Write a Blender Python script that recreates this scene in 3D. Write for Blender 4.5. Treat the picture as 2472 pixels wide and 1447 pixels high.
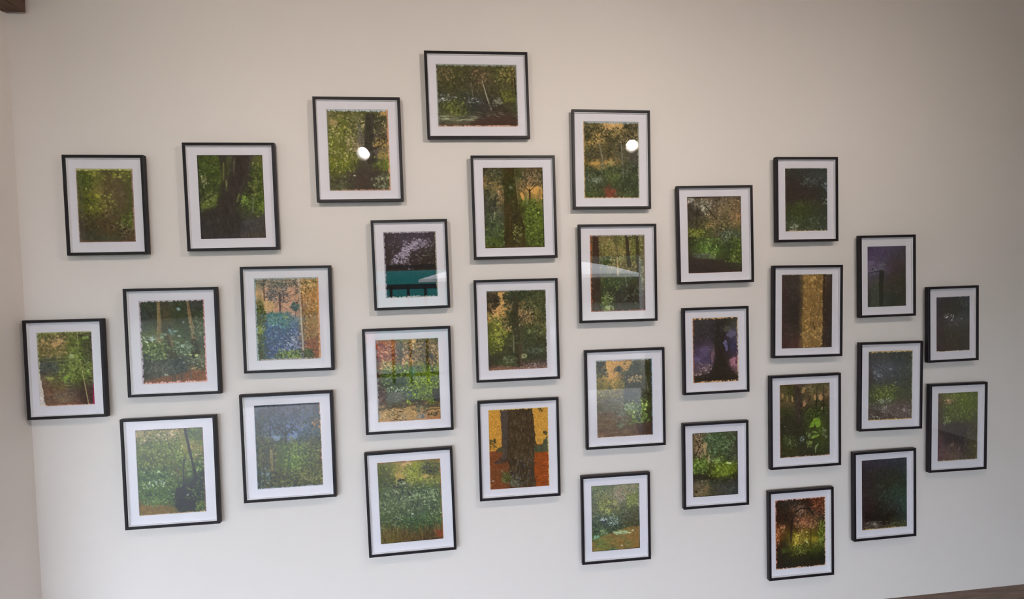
import bpy, math, random
import numpy as np
from mathutils import Matrix, Vector

for o in list(bpy.data.objects):
    bpy.data.objects.remove(o)
scene = bpy.context.scene
COL = scene.collection

# ------------------------------------------------------------------ camera
EYE = 1.741                      # eye height above the floor
cam_d = bpy.data.cameras.new('camera')
cam = bpy.data.objects.new('camera', cam_d)
COL.objects.link(cam)
cam_d.sensor_fit = 'HORIZONTAL'
cam_d.sensor_width = 36.0
cam_d.lens = 16.949
cam_d.clip_start = 0.05
cam.matrix_world = Matrix(((0.993821, 0.030093, -0.106834, 0.0),
                           (-0.107763, 0.031160, -0.993688, -2.28),
                           (-0.026574, 0.999061, 0.034210, EYE),
                           (0, 0, 0, 1)))
scene.camera = cam

# ------------------------------------------------------------------ light and exposure
w = bpy.data.worlds.new('world')
scene.world = w
w.use_nodes = True
wn = w.node_tree
bg = wn.nodes['Background']
bg.inputs[0].default_value = (0.77, 0.865, 1.0, 1)
bg.inputs[1].default_value = 11.8
sun_d = bpy.data.lights.new('sun', 'SUN')
sun_d.energy = 0.5
sun_d.angle = 0.01
sun_d.color = (1.0, 0.94, 0.85)
sun = bpy.data.objects.new('sun', sun_d)
COL.objects.link(sun)
sun.rotation_euler = Vector((-0.25, -0.62, -0.95)).to_track_quat('-Z', 'Y').to_euler()
LAMP = 405.0                     # radiance of the spotlight bulbs
LIGHT = 1.12                     # light level the print pigments were mixed for
vs = scene.view_settings
vs.view_transform = 'Standard'
vs.look = 'None'
vs.gamma = 1.0
vs.use_curve_mapping = False
vs.exposure = 0.11

# ------------------------------------------------------------------ helpers
def tag(o, label=None, cat=None, group=None, kind=None):
    if label: o['label'] = label
    if cat: o['category'] = cat
    if group: o['group'] = group
    if kind: o['kind'] = kind
    return o

def link(name, me, mat=None, parent=None):
    o = bpy.data.objects.new(name, me)
    COL.objects.link(o)
    if mat is not None and me is not None:
        me.materials.append(mat)
    if parent is not None:
        o.parent = parent
    return o

def empty(name, loc, roty=0.0):
    o = bpy.data.objects.new(name, None)
    COL.objects.link(o)
    o.empty_display_size = 0.05
    o.location = loc
    o.rotation_euler = (0, roty, 0)
    return o

def mesh(name, verts, faces, smooth=False):
    me = bpy.data.meshes.new(name)
    me.from_pydata(verts, [], faces)
    me.update()
    if smooth:
        for p in me.polygons: p.use_smooth = True
    return me

class MB:
    def __init__(s): s.v = []; s.f = []
    def box(s, a, b):
        n = len(s.v)
        x0, y0, z0 = a; x1, y1, z1 = b
        s.v += [(x0,y0,z0),(x1,y0,z0),(x1,y1,z0),(x0,y1,z0),(x0,y0,z1),(x1,y0,z1),(x1,y1,z1),(x0,y1,z1)]
        s.f += [tuple(n+i for i in q) for q in ((0,3,2,1),(4,5,6,7),(0,1,5,4),(1,2,6,5),(2,3,7,6),(3,0,4,7))]
        return s
    def lathe(s, prof, seg=24, mat=None):
        n = len(s.v)
        for r, z in prof:
            for k in range(seg):
                a = 2*math.pi*k/seg
                p = Vector((r*math.cos(a), r*math.sin(a), z))
                if mat: p = mat @ p
                s.v.append(tuple(p))
        for j in range(len(prof)-1):
            for k in range(seg):
                k2 = (k+1) % seg
                s.f.append((n+j*seg+k, n+j*seg+k2, n+(j+1)*seg+k2, n+(j+1)*seg+k))
        s.f.append(tuple(n+k for k in range(seg))[::-1])
        s.f.append(tuple(n+(len(prof)-1)*seg+k for k in range(seg)))
        return s
    def mesh(s, name, smooth=False): return mesh(name, s.v, s.f, smooth)

def srgb(h):
    c = np.array([int(h[i:i+2], 16)/255.0 for i in (0, 2, 4)])
    return np.where(c <= 0.04045, c/12.92, ((c+0.055)/1.055)**2.4)

def material(name, col, rough=0.6, noise=None, bump=None, spec=0.5, emit=None):
    m = bpy.data.materials.new(name)
    m.use_nodes = True
    nt = m.node_tree
    b = nt.nodes['Principled BSDF']
    b.inputs['Base Color'].default_value = (*col, 1)
    b.inputs['Roughness'].default_value = rough
    b.inputs['Specular IOR Level'].default_value = spec
    tc = nt.nodes.new('ShaderNodeTexCoord')
    if noise:
        sc, amt, stretch = noise
        mp = nt.nodes.new('ShaderNodeMapping'); mp.inputs['Scale'].default_value = stretch
        nz = nt.nodes.new('ShaderNodeTexNoise'); nz.inputs['Scale'].default_value = sc; nz.inputs['Detail'].default_value = 5
        rp = nt.nodes.new('ShaderNodeValToRGB')
        rp.color_ramp.elements[0].position = 0.3; rp.color_ramp.elements[1].position = 0.7
        rp.color_ramp.elements[0].color = (*[c*(1-amt) for c in col], 1)
        rp.color_ramp.elements[1].color = (*[min(1, c*(1+amt)) for c in col], 1)
        nt.links.new(tc.outputs['Object'], mp.inputs[0]); nt.links.new(mp.outputs[0], nz.inputs['Vector'])
        nt.links.new(nz.outputs['Fac'], rp.inputs[0]); nt.links.new(rp.outputs[0], b.inputs['Base Color'])
    if bump:
        sc, st = bump
        nb = nt.nodes.new('ShaderNodeTexNoise'); nb.inputs['Scale'].default_value = sc; nb.inputs['Detail'].default_value = 4
        bp = nt.nodes.new('ShaderNodeBump'); bp.inputs['Strength'].default_value = st; bp.inputs['Distance'].default_value = 0.002
        nt.links.new(tc.outputs['Object'], nb.inputs['Vector'])
        nt.links.new(nb.outputs['Fac'], bp.inputs['Height']); nt.links.new(bp.outputs[0], b.inputs['Normal'])
    if emit:
        b.inputs['Emission Color'].default_value = (*emit[0], 1)
        b.inputs['Emission Strength'].default_value = emit[1]
    return m

M = {}
M['wall'] = material('wall_paint', (0.79, 0.74, 0.705), 0.9, (1.3, 0.012, (1, 1, 1)), (160, 0.12), 0.2)
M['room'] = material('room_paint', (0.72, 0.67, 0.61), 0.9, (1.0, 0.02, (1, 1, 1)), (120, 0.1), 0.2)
M['ceiling'] = material('ceiling_paint', (0.74, 0.64, 0.55), 0.9, (2.0, 0.05, (1, 1, 1)), None, 0.2)
M['floor'] = material('wood_floor', (0.165, 0.105, 0.078), 0.15, (6.0, 0.35, (1, 8, 1)), (40, 0.05), 0.20)
M['box_brown'] = material('dark_brown', (0.10, 0.055, 0.035), 0.7, (9.0, 0.4, (8, 1, 8)), (60, 0.2))
M['frame'] = material('black_stained_wood', (0.013, 0.010, 0.0135), 0.45, (30, 0.3, (1, 1, 1)), (220, 0.15), 0.3)
M['spacer'] = material('white_spacer', (0.80, 0.79, 0.81), 0.8, (20, 0.02, (1, 1, 1)))
M['mat'] = material('white_mat_board', (0.81, 0.79, 0.85), 0.85, (14, 0.012, (1, 1, 1)), (400, 0.06), 0.2)
M['backing'] = material('brown_backing_board', (0.30, 0.22, 0.15), 0.8, (12, 0.1, (1, 1, 1)))
M['bumper'] = material('cork_bumper', (0.55, 0.33, 0.18), 0.8, (60, 0.2, (1, 1, 1)))
M['metal'] = material('white_lamp_metal', (0.75, 0.74, 0.72), 0.4, (20, 0.02, (1, 1, 1)))
for k, f in enumerate((1.1, 1.55, 0.38, 0.85)):             # the four bulbs are not equally strong
    M['bulb%d' % k] = material('lit_bulb', (0.9, 0.9, 0.9), 0.4, None, None, 0.5, ((1.0, 0.89, 0.79), LAMP*f))
M['concrete'] = material('terrace_concrete', (0.17, 0.165, 0.155), 0.85, (3, 0.1, (1, 1, 1)), (50, 0.2))
M['teal'] = material('teal_painted_wall', (0.0, 0.21, 0.19), 0.8, (2, 0.08, (1, 1, 1)))
M['pink'] = material('pink_painted_wall', (0.6, 0.36, 0.33), 0.8, (2, 0.05, (1, 1, 1)))
M['hedge'] = material('hedge_leaves', (0.018, 0.035, 0.012), 0.8, (9, 0.6, (1, 1, 1)), (30, 0.8))
M['grass'] = material('garden_lawn', (0.03, 0.042, 0.015), 0.9, (3, 0.3, (1, 1, 1)))
M['rail'] = material('dark_railing_metal', (0.02, 0.025, 0.03), 0.5, (20, 0.1, (1, 1, 1)))
M['canvas'] = material('cream_canvas', (0.5, 0.49, 0.45), 0.9, (5, 0.03, (1, 1, 1)), (200, 0.1))

def glass_material():
    m = bpy.data.materials.new('picture_glass')
    m.use_nodes = True
    nt = m.node_tree
    nt.nodes.clear()
    out = nt.nodes.new('ShaderNodeOutputMaterial')
    tr = nt.nodes.new('ShaderNodeBsdfTransparent')
    gl = nt.nodes.new('ShaderNodeBsdfGlossy'); gl.inputs['Roughness'].default_value = 0.012
    fr = nt.nodes.new('ShaderNodeFresnel'); fr.inputs['IOR'].default_value = 1.72   # both faces of the pane together
    ge = nt.nodes.new('ShaderNodeNewGeometry')
    fl = nt.nodes.new('ShaderNodeMath'); fl.operation = 'SUBTRACT'; fl.inputs[0].default_value = 1.0
    mu = nt.nodes.new('ShaderNodeMath'); mu.operation = 'MULTIPLY'
    mx = nt.nodes.new('ShaderNodeMixShader')
    nt.links.new(ge.outputs['Backfacing'], fl.inputs[1])
    nt.links.new(fr.outputs[0], mu.inputs[0]); nt.links.new(fl.outputs[0], mu.inputs[1])
    nt.links.new(mu.outputs[0], mx.inputs[0]); nt.links.new(tr.outputs[0], mx.inputs[1]); nt.links.new(gl.outputs[0], mx.inputs[2])
    nt.links.new(mx.outputs[0], out.inputs[0])
    return m
M['glass'] = glass_material()

def print_material():
    m = bpy.data.materials.new('painted_print')
    m.use_nodes = True
    nt = m.node_tree
    b = nt.nodes['Principled BSDF']
    b.inputs['Roughness'].default_value = 0.8
    b.inputs['Specular IOR Level'].default_value = 0.15
    at = nt.nodes.new('ShaderNodeVertexColor'); at.layer_name = 'paint'
    tc = nt.nodes.new('ShaderNodeTexCoord')
    nz = nt.nodes.new('ShaderNodeTexNoise'); nz.inputs['Scale'].default_value = 420; nz.inputs['Detail'].default_value = 3
    mr = nt.nodes.new('ShaderNodeMapRange'); mr.inputs['To Min'].default_value = 0.72; mr.inputs['To Max'].default_value = 1.28
    mr.inputs['From Min'].default_value = 0.25; mr.inputs['From Max'].default_value = 0.75
    mx = nt.nodes.new('ShaderNodeVectorMath'); mx.operation = 'SCALE'
    nt.links.new(tc.outputs['Object'], nz.inputs['Vector']); nt.links.new(nz.outputs['Fac'], mr.inputs['Value'])
    nt.links.new(at.outputs['Color'], mx.inputs[0]); nt.links.new(mr.outputs[0], mx.inputs['Scale'])
    nt.links.new(mx.outputs[0], b.inputs['Base Color'])
    return m
M['print'] = print_material()

# ------------------------------------------------------------------ the room
WALL_Y = 0.0165                   # the pictures stand off the wall on small bumpers
XL, XR, YB, H = -1.873, 5.2, -5.0, 3.55
XE, YS = -6.2, -0.42                                       # short return wall; the wider room beyond it is added to let daylight in
def struct(name, mb, mat):
    return tag(link(name, mb.mesh(name), M[mat]), kind='structure')
struct('wall_back', MB().box((XL-0.2, WALL_Y, 0), (XR+0.2, WALL_Y+0.25, H)), 'wall')
lw = MB().box((XL-0.2, YS, 0), (XL, WALL_Y, H))           # return wall beside the leftmost picture
lw.box((XE-0.2, YS, 0), (XL-0.2, YS+0.2, H)).box((XE-0.2, YB-0.2, 0), (XE, YS, H))
struct('wall_left', lw, 'wall')
struct('wall_right', MB().box((XR, YB, 0), (XR+0.2, WALL_Y, H)), 'room')
struct('floor', MB().box((XE-0.2, YB-0.2, -0.2), (XR+0.2, WALL_Y+0.25, 0)), 'floor')
struct('ceiling', MB().box((XE-0.4, YB-0.4, H), (XR+0.4, WALL_Y+0.25, H+0.2)), 'ceiling')
# the wall opposite the pictures, with two terrace openings, the left widened for daylight
fw = MB()
DOOR = 2.12
fw.box((-1.28, YB-0.2, DOOR), (XR+0.2, YB, H)).box((XE-0.2, YB-0.2, 2.95), (-1.28, YB, H)).box((XE-0.2, YB-0.2, 2.2), (-2.42, YB, 2.95))
fw.box((-0.12, YB-0.2, 0), (1.35, YB, DOOR)).box((-1.28, YB-0.2, 1.97), (-0.12, YB, DOOR))
fw.box((2.85, YB-0.2, 0), (XR+0.2, YB, DOOR))
struct('wall_front', fw, 'room')
struct('corner_box_1', MB().box((XL, -2.0, EYE+1.195), (XL+0.09, WALL_Y-0.02, EYE+1.5)), 'box_brown')  # dark brown box added in the top left corner

# the terrace outside (mirrored in the glass)
tag(struct('terrace_floor', MB().box((-2.75, -16, -0.2), (10, YB-0.2, -0.02)), 'concrete'), 'pale concrete terrace outside the doors')
tag(link('terrace_wall', MB().box((-2.6, -13.4, -0.02), (1.4, -13.2, 2.55)).mesh('terrace_wall'), M['teal']), kind='structure')
tag(link('terrace_wall', MB().box((-3.2, -13.4, -0.02), (-2.65, -13.2, 1.45)).mesh('terrace_wall'), M['pink']), kind='structure')
struct('garden_ground', MB().box((-60, -60, -0.4), (60, 20, -0.21)), 'grass')
hr = np.random.RandomState(5)
hv, hf = [], []
N = 220
for j, (dr, z) in enumerate(((0, -0.3), (-0.6, 1.6), (0.2, 3.6), (1.5, 4.2), (3.0, 3.2), (3.6, -0.3))):    # far belt of trees, added to keep sky out of the reflections
    for k in range(N):
        t = 2*math.pi*k/N
        r = 42+dr+0.35*hr.randn()
        hv.append((r*math.cos(t), r*math.sin(t), z+(0.22*hr.randn() if z > 0 else 0)))
for j in range(5):
    for k in range(N):
        k2 = (k+1) % N
        hf.append((j*N+k, j*N+k2, (j+1)*N+k2, (j+1)*N+k))
tag(link('added_trees', mesh('added_trees', hv, hf), M['hedge']), 'added dark green belt of far trees, hides the sky from the picture glass', 'trees', kind='stuff')
# ------------------------------------------------------------------ painter for the prints
RES = 480.0                      # paint samples per metre of print
def hexs(s): return np.array([[int(h[i:i+2], 16)/255.0 for i in (0, 2, 4)] for h in s.split()])

class Art:
    def __init__(s, wm, hm, seed):
        s.W = int(round(wm*RES)); s.H = int(round(hm*RES))
        s.rs = np.random.RandomState(seed)
        s.U, s.V = np.meshgrid((np.arange(s.W)+0.5)/s.W, (np.arange(s.H)+0.5)/s.H)
        s.c = np.zeros((s.H, s.W, 3))
    def noise(s, nx, ny, octv=3):
        out = np.zeros((s.H, s.W)); amp = 1.0; tot = 0.0
        for o in range(octv):
            gx, gy = max(2, int(nx*2**o)), max(2, int(ny*2**o))
            out += amp*s.up(s.rs.rand(gy+1, gx+1)[..., None])[..., 0]; tot += amp; amp *= 0.55
        return (out/tot-0.5)*2
    def up(s, G):
        gy, gx = G.shape[:2]
        x = s.U[0]*(gx-1); y = s.V[:, 0]*(gy-1)
        x0 = np.minimum(x.astype(int), gx-2); y0 = np.minimum(y.astype(int), gy-2)
        fx = x-x0; fy = y-y0
        fx = (fx*fx*(3-2*fx))[None, :, None]; fy = (fy*fy*(3-2*fy))[:, None, None]
        a = G[y0][:, x0]; b = G[y0][:, x0+1]; c = G[y0+1][:, x0]; d = G[y0+1][:, x0+1]
        return (a*(1-fx)+b*fx)*(1-fy)+(c*(1-fx)+d*fx)*fy
    def g(s, rows, mot=0.22, n=14, jit=0.05):
        G = np.array([hexs(r) for r in rows.strip().split('\n')])
        # wander the lookup so that the colour fields get painterly edges
        U0, V0 = s.U, s.V
        du = s.noise(6, 8, 4)*jit; dv = s.noise(6, 8, 4)*jit
        gy, gx = G.shape[:2]
        x = np.clip(s.U+du, 0, 1)*(gx-1); y = np.clip(s.V+dv, 0, 1)*(gy-1)
        x0 = np.minimum(x.astype(int), gx-2); y0 = np.minimum(y.astype(int), gy-2)
        fx = (x-x0)[..., None]; fy = (y-y0)[..., None]
        s.c = (G[y0, x0]*(1-fx)+G[y0, x0+1]*fx)*(1-fy)+(G[y0+1, x0]*(1-fx)+G[y0+1, x0+1]*fx)*fy
        s.c = s.c*(1+mot*s.noise(n, n*1.3, 4))[..., None]
    def dab(s, x, y, ra, rb, ang, col, al=1.0):
        R = int(max(ra, rb))+2
        x0, x1 = max(0, int(x)-R), min(s.W, int(x)+R+1); y0, y1 = max(0, int(y)-R), min(s.H, int(y)+R+1)
        if x0 >= x1 or y0 >= y1: return
        X = np.arange(x0, x1)[None, :]-x; Y = np.arange(y0, y1)[:, None]-y
        ca, sa = math.cos(ang), math.sin(ang)
        q = ((X*ca+Y*sa)/ra)**2+((-X*sa+Y*ca)/rb)**2
        m = (np.clip(1.5-q, 0, 1)*al)[..., None]
        s.c[y0:y1, x0:x1] = s.c[y0:y1, x0:x1]*(1-m)+col*m
    def lv(s, u0, v0, u1, v1, n, size, cols, el=1.7, ang=None, al=0.85, jit=0.16, clump=0.0):
        """leaves: n dabs of paint inside an oval-ish box"""
        C = hexs(cols)
        du, dv = (u1-u0), (v1-v0)
        ju, jv = min(0.05, du*0.14), min(0.04, dv*0.14)
        dens = s.noise(7, 9, 3)                       # leaves gather in clumps
        for i in range(int(n*LEAF_N)):
            for t in range(4):
                x = (s.rs.uniform(u0, u1)+s.rs.randn()*ju)*s.W; y = (s.rs.uniform(v0, v1)+s.rs.randn()*jv)*s.H
                xi, yi = min(s.W-1, max(0, int(x))), min(s.H-1, max(0, int(y)))
                if dens[yi, xi] > s.rs.uniform(-0.55, 0.35): break
            sz = size*LEAF_S*s.rs.uniform(0.5, 1.5)
            e = 1+(el-1)*s.rs.uniform(0.1, 1.0)
            a = s.rs.uniform(0, math.pi) if ang is None else math.radians(ang)+s.rs.randn()*0.35
            col = C[s.rs.randint(len(C))]*(1+jit*s.rs.randn())
            grey = col.mean()
            col = grey+(col-grey)*0.82
            col = col*LEAF_MIX+s.c[yi, xi]*(1-LEAF_MIX)
            s.dab(x, y, sz*e*0.75, sz/e*0.9, a, np.clip(col, 0, 1), al)
    def tr(s, pts, col, var=0.18, al=1.0, rough=0.12, light=0.0):
        """trunk or branch: (u, v, width in u) stations joined by a rough tapering stroke"""
        P = [(u*s.W, v*s.H, w*s.W/2) for u, v, w in pts]
        best = np.full((s.H, s.W), 9.0); side = np.zeros((s.H, s.W))
        X, Y = np.meshgrid(np.arange(s.W)+0.5, np.arange(s.H)+0.5)
        for (xa, ya, wa), (xb, yb, wb) in zip(P[:-1], P[1:]):
            dx, dy = xb-xa, yb-ya; L2 = dx*dx+dy*dy+1e-9
            t = np.clip(((X-xa)*dx+(Y-ya)*dy)/L2, 0, 1)
            d = np.hypot(X-xa-t*dx, Y-ya-t*dy)/(np.maximum(wa+(wb-wa)*t, 0.45))
            sd = np.sign((X-xa)*dy-(Y-ya)*dx)*d
            k = d < best
            best = np.where(k, d, best); side = np.where(k, sd, side)
        best = best*(1+rough*s.noise(20, 26, 2))
        wpx = max(p[2] for p in P)
        m = np.clip((1.0-best)*max(1.2, wpx)*0.9+0.35, 0, 1)*al
        bark = 1+var*s.noise(26, 9, 3)+light*np.clip(side, -1, 1)
        c = hexs(col)[0][None, None]*bark[..., None]
        s.c = s.c*(1-m[..., None])+c*m[..., None]
    def el(s, u, v, ru, rv, col, al=0.9, rough=0.5, soft=2.5, var=0.12):
        wu = s.noise(12, 15, 4); wv = s.noise(12, 15, 4)
        q = ((s.U-u)/ru+2.0*rough*wu)**2+((s.V-v)/rv+2.0*rough*wv)**2
        q = q+0.9*rough*np.abs(s.noise(26, 32, 2))
        m = (np.clip((1-q)*soft, 0, 1)*al)[..., None]
        s.c = s.c*(1-m)+hexs(col)[0]*(1+var*s.noise(20, 24, 2))[..., None]*m
    def po(s, pts, col, al=1.0, rough=0.02, var=0.12, n=14):
        """rough-edged polygon"""
        U = s.U+1.6*rough*s.noise(n, n*1.3, 4); V = s.V+1.6*rough*s.noise(n, n*1.3, 4)
        ins = np.zeros((s.H, s.W), bool)
        for (xa, ya), (xb, yb) in zip(pts, pts[1:]+pts[:1]):
            if ya == yb: continue
            k = ((ya > V) != (yb > V)) & (U < (xb-xa)*(V-ya)/(yb-ya)+xa)
            ins ^= k
        m = (ins*al)[..., None]
        s.c = s.c*(1-m)+hexs(col)[0]*(1+var*s.noise(22, 26, 3))[..., None]*m
    def st(s, u0, v0, u1, v1, n, ln, cols, wd=0.8, al=0.6, ang=90):
        """long strokes (drips, grass, ripples)"""
        C = hexs(cols)
        for i in range(n):
            col = C[s.rs.randint(len(C))]*(1+0.15*s.rs.randn())
            s.dab(s.rs.uniform(u0, u1)*s.W, s.rs.uniform(v0, v1)*s.H, ln*s.rs.uniform(0.5, 1.3), wd,
                  math.radians(ang)+s.rs.randn()*0.09, np.clip(col, 0, 1), al)
    def ed(s, top=None, right=None, bottom=None, left=None, w=3.0, rough=0.5):
        """the ragged painted margin of the print: 'colour' or 'colour width'"""
        X, Y = np.meshgrid(np.arange(s.W)+0.5, np.arange(s.H)+0.5)
        for side, d in ((top, Y), (right, s.W-X), (bottom, s.H-Y), (left, X)):
            if not side: continue
            q = side.split(); wd = float(q[1]) if len(q) > 1 else w
            nz = 0.75*s.noise(26, 26, 3)+0.9*s.noise(64, 64, 1)
            m = np.clip(wd*(1+rough*nz)-d+0.5, 0, 1)[..., None]
            c = hexs(q[0])[0]*(1+0.10*s.noise(24, 24, 2))[..., None]
            s.c = s.c*(1-m)+c*m
    def linear(s, illum, haze=0.0):
        for i in range(int(s.W*s.H/110)):              # flecks of crayon and ink over the whole sheet
            x, y = s.rs.uniform(2, s.W-2), s.rs.uniform(2, s.H-2)
            k = s.rs.choice((0.62, 0.75, 0.85, 1.2, 1.35))
            s.dab(x, y, s.rs.uniform(0.8, 2.2), s.rs.uniform(0.6, 1.1), s.rs.uniform(0, math.pi), s.c[int(y), int(x)]*k, 0.75)
        c = s.c*(1+0.11*s.noise(s.W*0.45, s.H*0.45, 1))[..., None]
        ex = np.clip(c[..., 1]-np.maximum(c[..., 0], c[..., 2]), 0, 1)
        c[..., 1] -= 0.26*ex; c[..., 0] += 0.26*ex; c[..., 2] -= 0.10*ex
        g = c.mean(2, keepdims=True)
        c = np.clip(g+(c-g)*SATUR, 0, 1)
        l = np.where(c <= 0.04045, c/12.92, ((c+0.055)/1.055)**2.4)
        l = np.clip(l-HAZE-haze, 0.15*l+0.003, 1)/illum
        return np.clip(l, 0, 0.9)
HAZE, SATUR = 0.010, 0.95
LEAF_N, LEAF_S, LEAF_MIX = 1.6, 0.80, 0.84

def print_mesh(name, a, wm, hm, illum, haze=0.0):
    """flat grid carrying the paint, one vertex per paint sample"""
    nx, ny = a.W, a.H
    xs = (np.arange(nx)/(nx-1)-0.5)*wm; zs = (0.5-np.arange(ny)/(ny-1))*hm
    co = np.zeros((ny, nx, 3)); co[..., 0] = xs[None, :]; co[..., 2] = zs[:, None]
    idx = np.arange(nx*ny).reshape(ny, nx)
    f = np.stack([idx[:-1, :-1], idx[1:, :-1], idx[1:, 1:], idx[:-1, 1:]], -1).reshape(-1, 4)
    me = bpy.data.meshes.new(name)
    me.vertices.add(nx*ny); me.vertices.foreach_set('co', co.ravel())
    me.loops.add(f.size); me.loops.foreach_set('vertex_index', f.ravel().astype(np.int32))
    me.polygons.add(len(f)); me.polygons.foreach_set('loop_start', (np.arange(len(f))*4).astype(np.int32))
    at = me.color_attributes.new('paint', 'FLOAT_COLOR', 'POINT')
    rgba = np.ones((nx*ny, 4), np.float32); rgba[:, :3] = a.linear(illum, haze).reshape(-1, 3)
    at.data.foreach_set('color', rgba.ravel())
    me.update(calc_edges=True)
    return me
# ------------------------------------------------------------------ the thirty-one prints
def p1(a):
    a.g("""6a7a2a 6b7030 5d5a38 6a6e2c 5a6e30
3f5a22 5a6a2c 6a6038 62583a 55602e
42551f 6d6a30 70623e 665840 4f5a30
4c5528 75772e 6d6436 64563e 50552c
4a4a28 666a2c 6a6232 5c4f38 4e5a2a
3f3a24 4f4428 5a4a30 51452c 4f5e28
403a2c 3e3c2a 50442c 4c4428 554c30
54493a 3f4a34 41503a 4d4634 5a4236""")
    a.tr([(.6,.05,.3),(.62,.3,.28),(.6,.62,.3)], '5f5438', .25, .55)
    a.lv(.02,.02,.25,.45,110,2.6,'3c5a20 4a6424 58702a 33481c')
    a.lv(.25,.05,.98,.15,60,2.4,'8a9038 6f7c2c 55602a a0a048')
    a.lv(.25,.3,.62,.55,90,2.3,'8c8c36 a8a242 6a6c2e 50542a')
    a.el(.36,.38,.04,.035,'b4b040',.8); a.el(.31,.07,.03,.04,'b0ac48',.8); a.el(.68,.1,.05,.03,'98a03c',.7)
    a.lv(.05,.6,.6,.78,80,2.5,'3a3222 4a4028 2f2c1e 6a5a34'); a.lv(.7,.62,.98,.78,70,3,'56702a 4a6026 6f8034')
    a.lv(.55,.74,.98,.9,80,2.2,'8a7448 3a3424 6e5a38 a08a58 2f2a20')
    a.st(.05,.88,.98,.99,60,5,'4a4a38 3c4432 5f4a38')
    a.ed('b8b878 4','a8807a 3','8a5a4c 2.5','a08878 2.2')
def p2(a):
    a.g("""3f5a2c 4a6a30 4f5a3c 4a4a40 6a7438
3c5a2a 45622e 4a5036 45443c 586a30
35502a 3d5a28 4a4c36 3c3a34 4a6428
3a4a2a 3a4f28 403c34 3c3834 3a5a24
30402a 3a4c2a 38342f 3a3a30 3a5f26
4a5a30 4a5530 38332f 3f5a2e 3f6a2a
3f4a32 403d35 37332f 3f5030 4a5a34
3f3c38 3c3936 38342f 454540 4a4842
3a3a3c 3c3d42 3d3d40 4a4744 4d4a44
37363c 3f4048 414248 50483f 4c4a42""")
    a.lv(.02,.02,.35,.45,150,3,'3a5826 4a6c2c 5a7834 2c4420'); a.lv(.72,.02,.98,.66,170,3,'3a5e22 4c7a28 6a8438 2f4a1e 7a8a40')
    a.tr([(.4,.02,.1),(.4,.28,.08),(.4,.42,.16)],'3c382f',.2,.9); a.tr([(.57,.02,.07),(.52,.3,.12),(.46,.45,.2)],'3e3932',.2,.95)
    a.tr([(.72,.0,.22),(.64,.22,.22),(.5,.45,.24),(.42,.62,.3),(.36,.78,.5)],'3b3631',.2,.97)
    a.tr([(.8,.4,.025),(.62,.57,.04),(.5,.62,.06)],'332f2a',.1)
    a.po([(.02,.68),(.3,.6),(.5,.62),(.62,.74),(.6,1),(.02,1)],'37332f',.7,.03)
    a.tr([(.34,.0,.03),(.38,.2,.025),(.43,.4,.05)],'3a362d',.2,.85); a.tr([(.66,.0,.03),(.6,.2,.03)],'332f2a',.2,.8); a.tr([(.84,.0,.05),(.76,.2,.07),(.62,.42,.1)],'413c36',.2,.8)
    a.tr([(.425,.3,.02),(.435,.42,.045)],'7c8c54',.2,.75,.5); a.tr([(.61,.47,.035),(.57,.56,.03)],'6c8848',.2,.75,.5); a.tr([(.56,.08,.015),(.545,.26,.022)],'6f7a5a',.25,.8); a.tr([(.40,.1,.03),(.385,.3,.03)],'6a7440',.25,.75); a.st(.45,.02,.85,.2,20,5,'6a6a56 54544a',.8,.5,105)
    a.lv(.64,.46,.74,.58,50,2.4,'5fa032 4a8028 7ab848'); a.lv(.9,.56,.98,.66,24,2.2,'6fae3a 5a9030')
    a.tr([(.7,.0,.16),(.63,.22,.18),(.5,.45,.2),(.42,.62,.26)],'38332e',.25,.7); a.po([(.05,.66),(.03,.6),(.28,.44),(.26,.58)],'62803a',.75,.03); a.lv(.04,.46,.28,.65,50,2.4,'8a9a50 4a6030 2f3c22')
    a.lv(.03,.2,.14,.42,20,2.2,'a8a878 8a8f58'); a.tr([(.83,.5,.025),(.81,.68,.03)],'6f7c62',.2,.7)
    a.st(.03,.75,.97,.98,130,6,'46464a 3a3a3e 504a44 33322f',1.0,.5)
    a.ed('2a2c26 2.5','4a3028 2','3a2a30 2.2','23262e 2.5')
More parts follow.
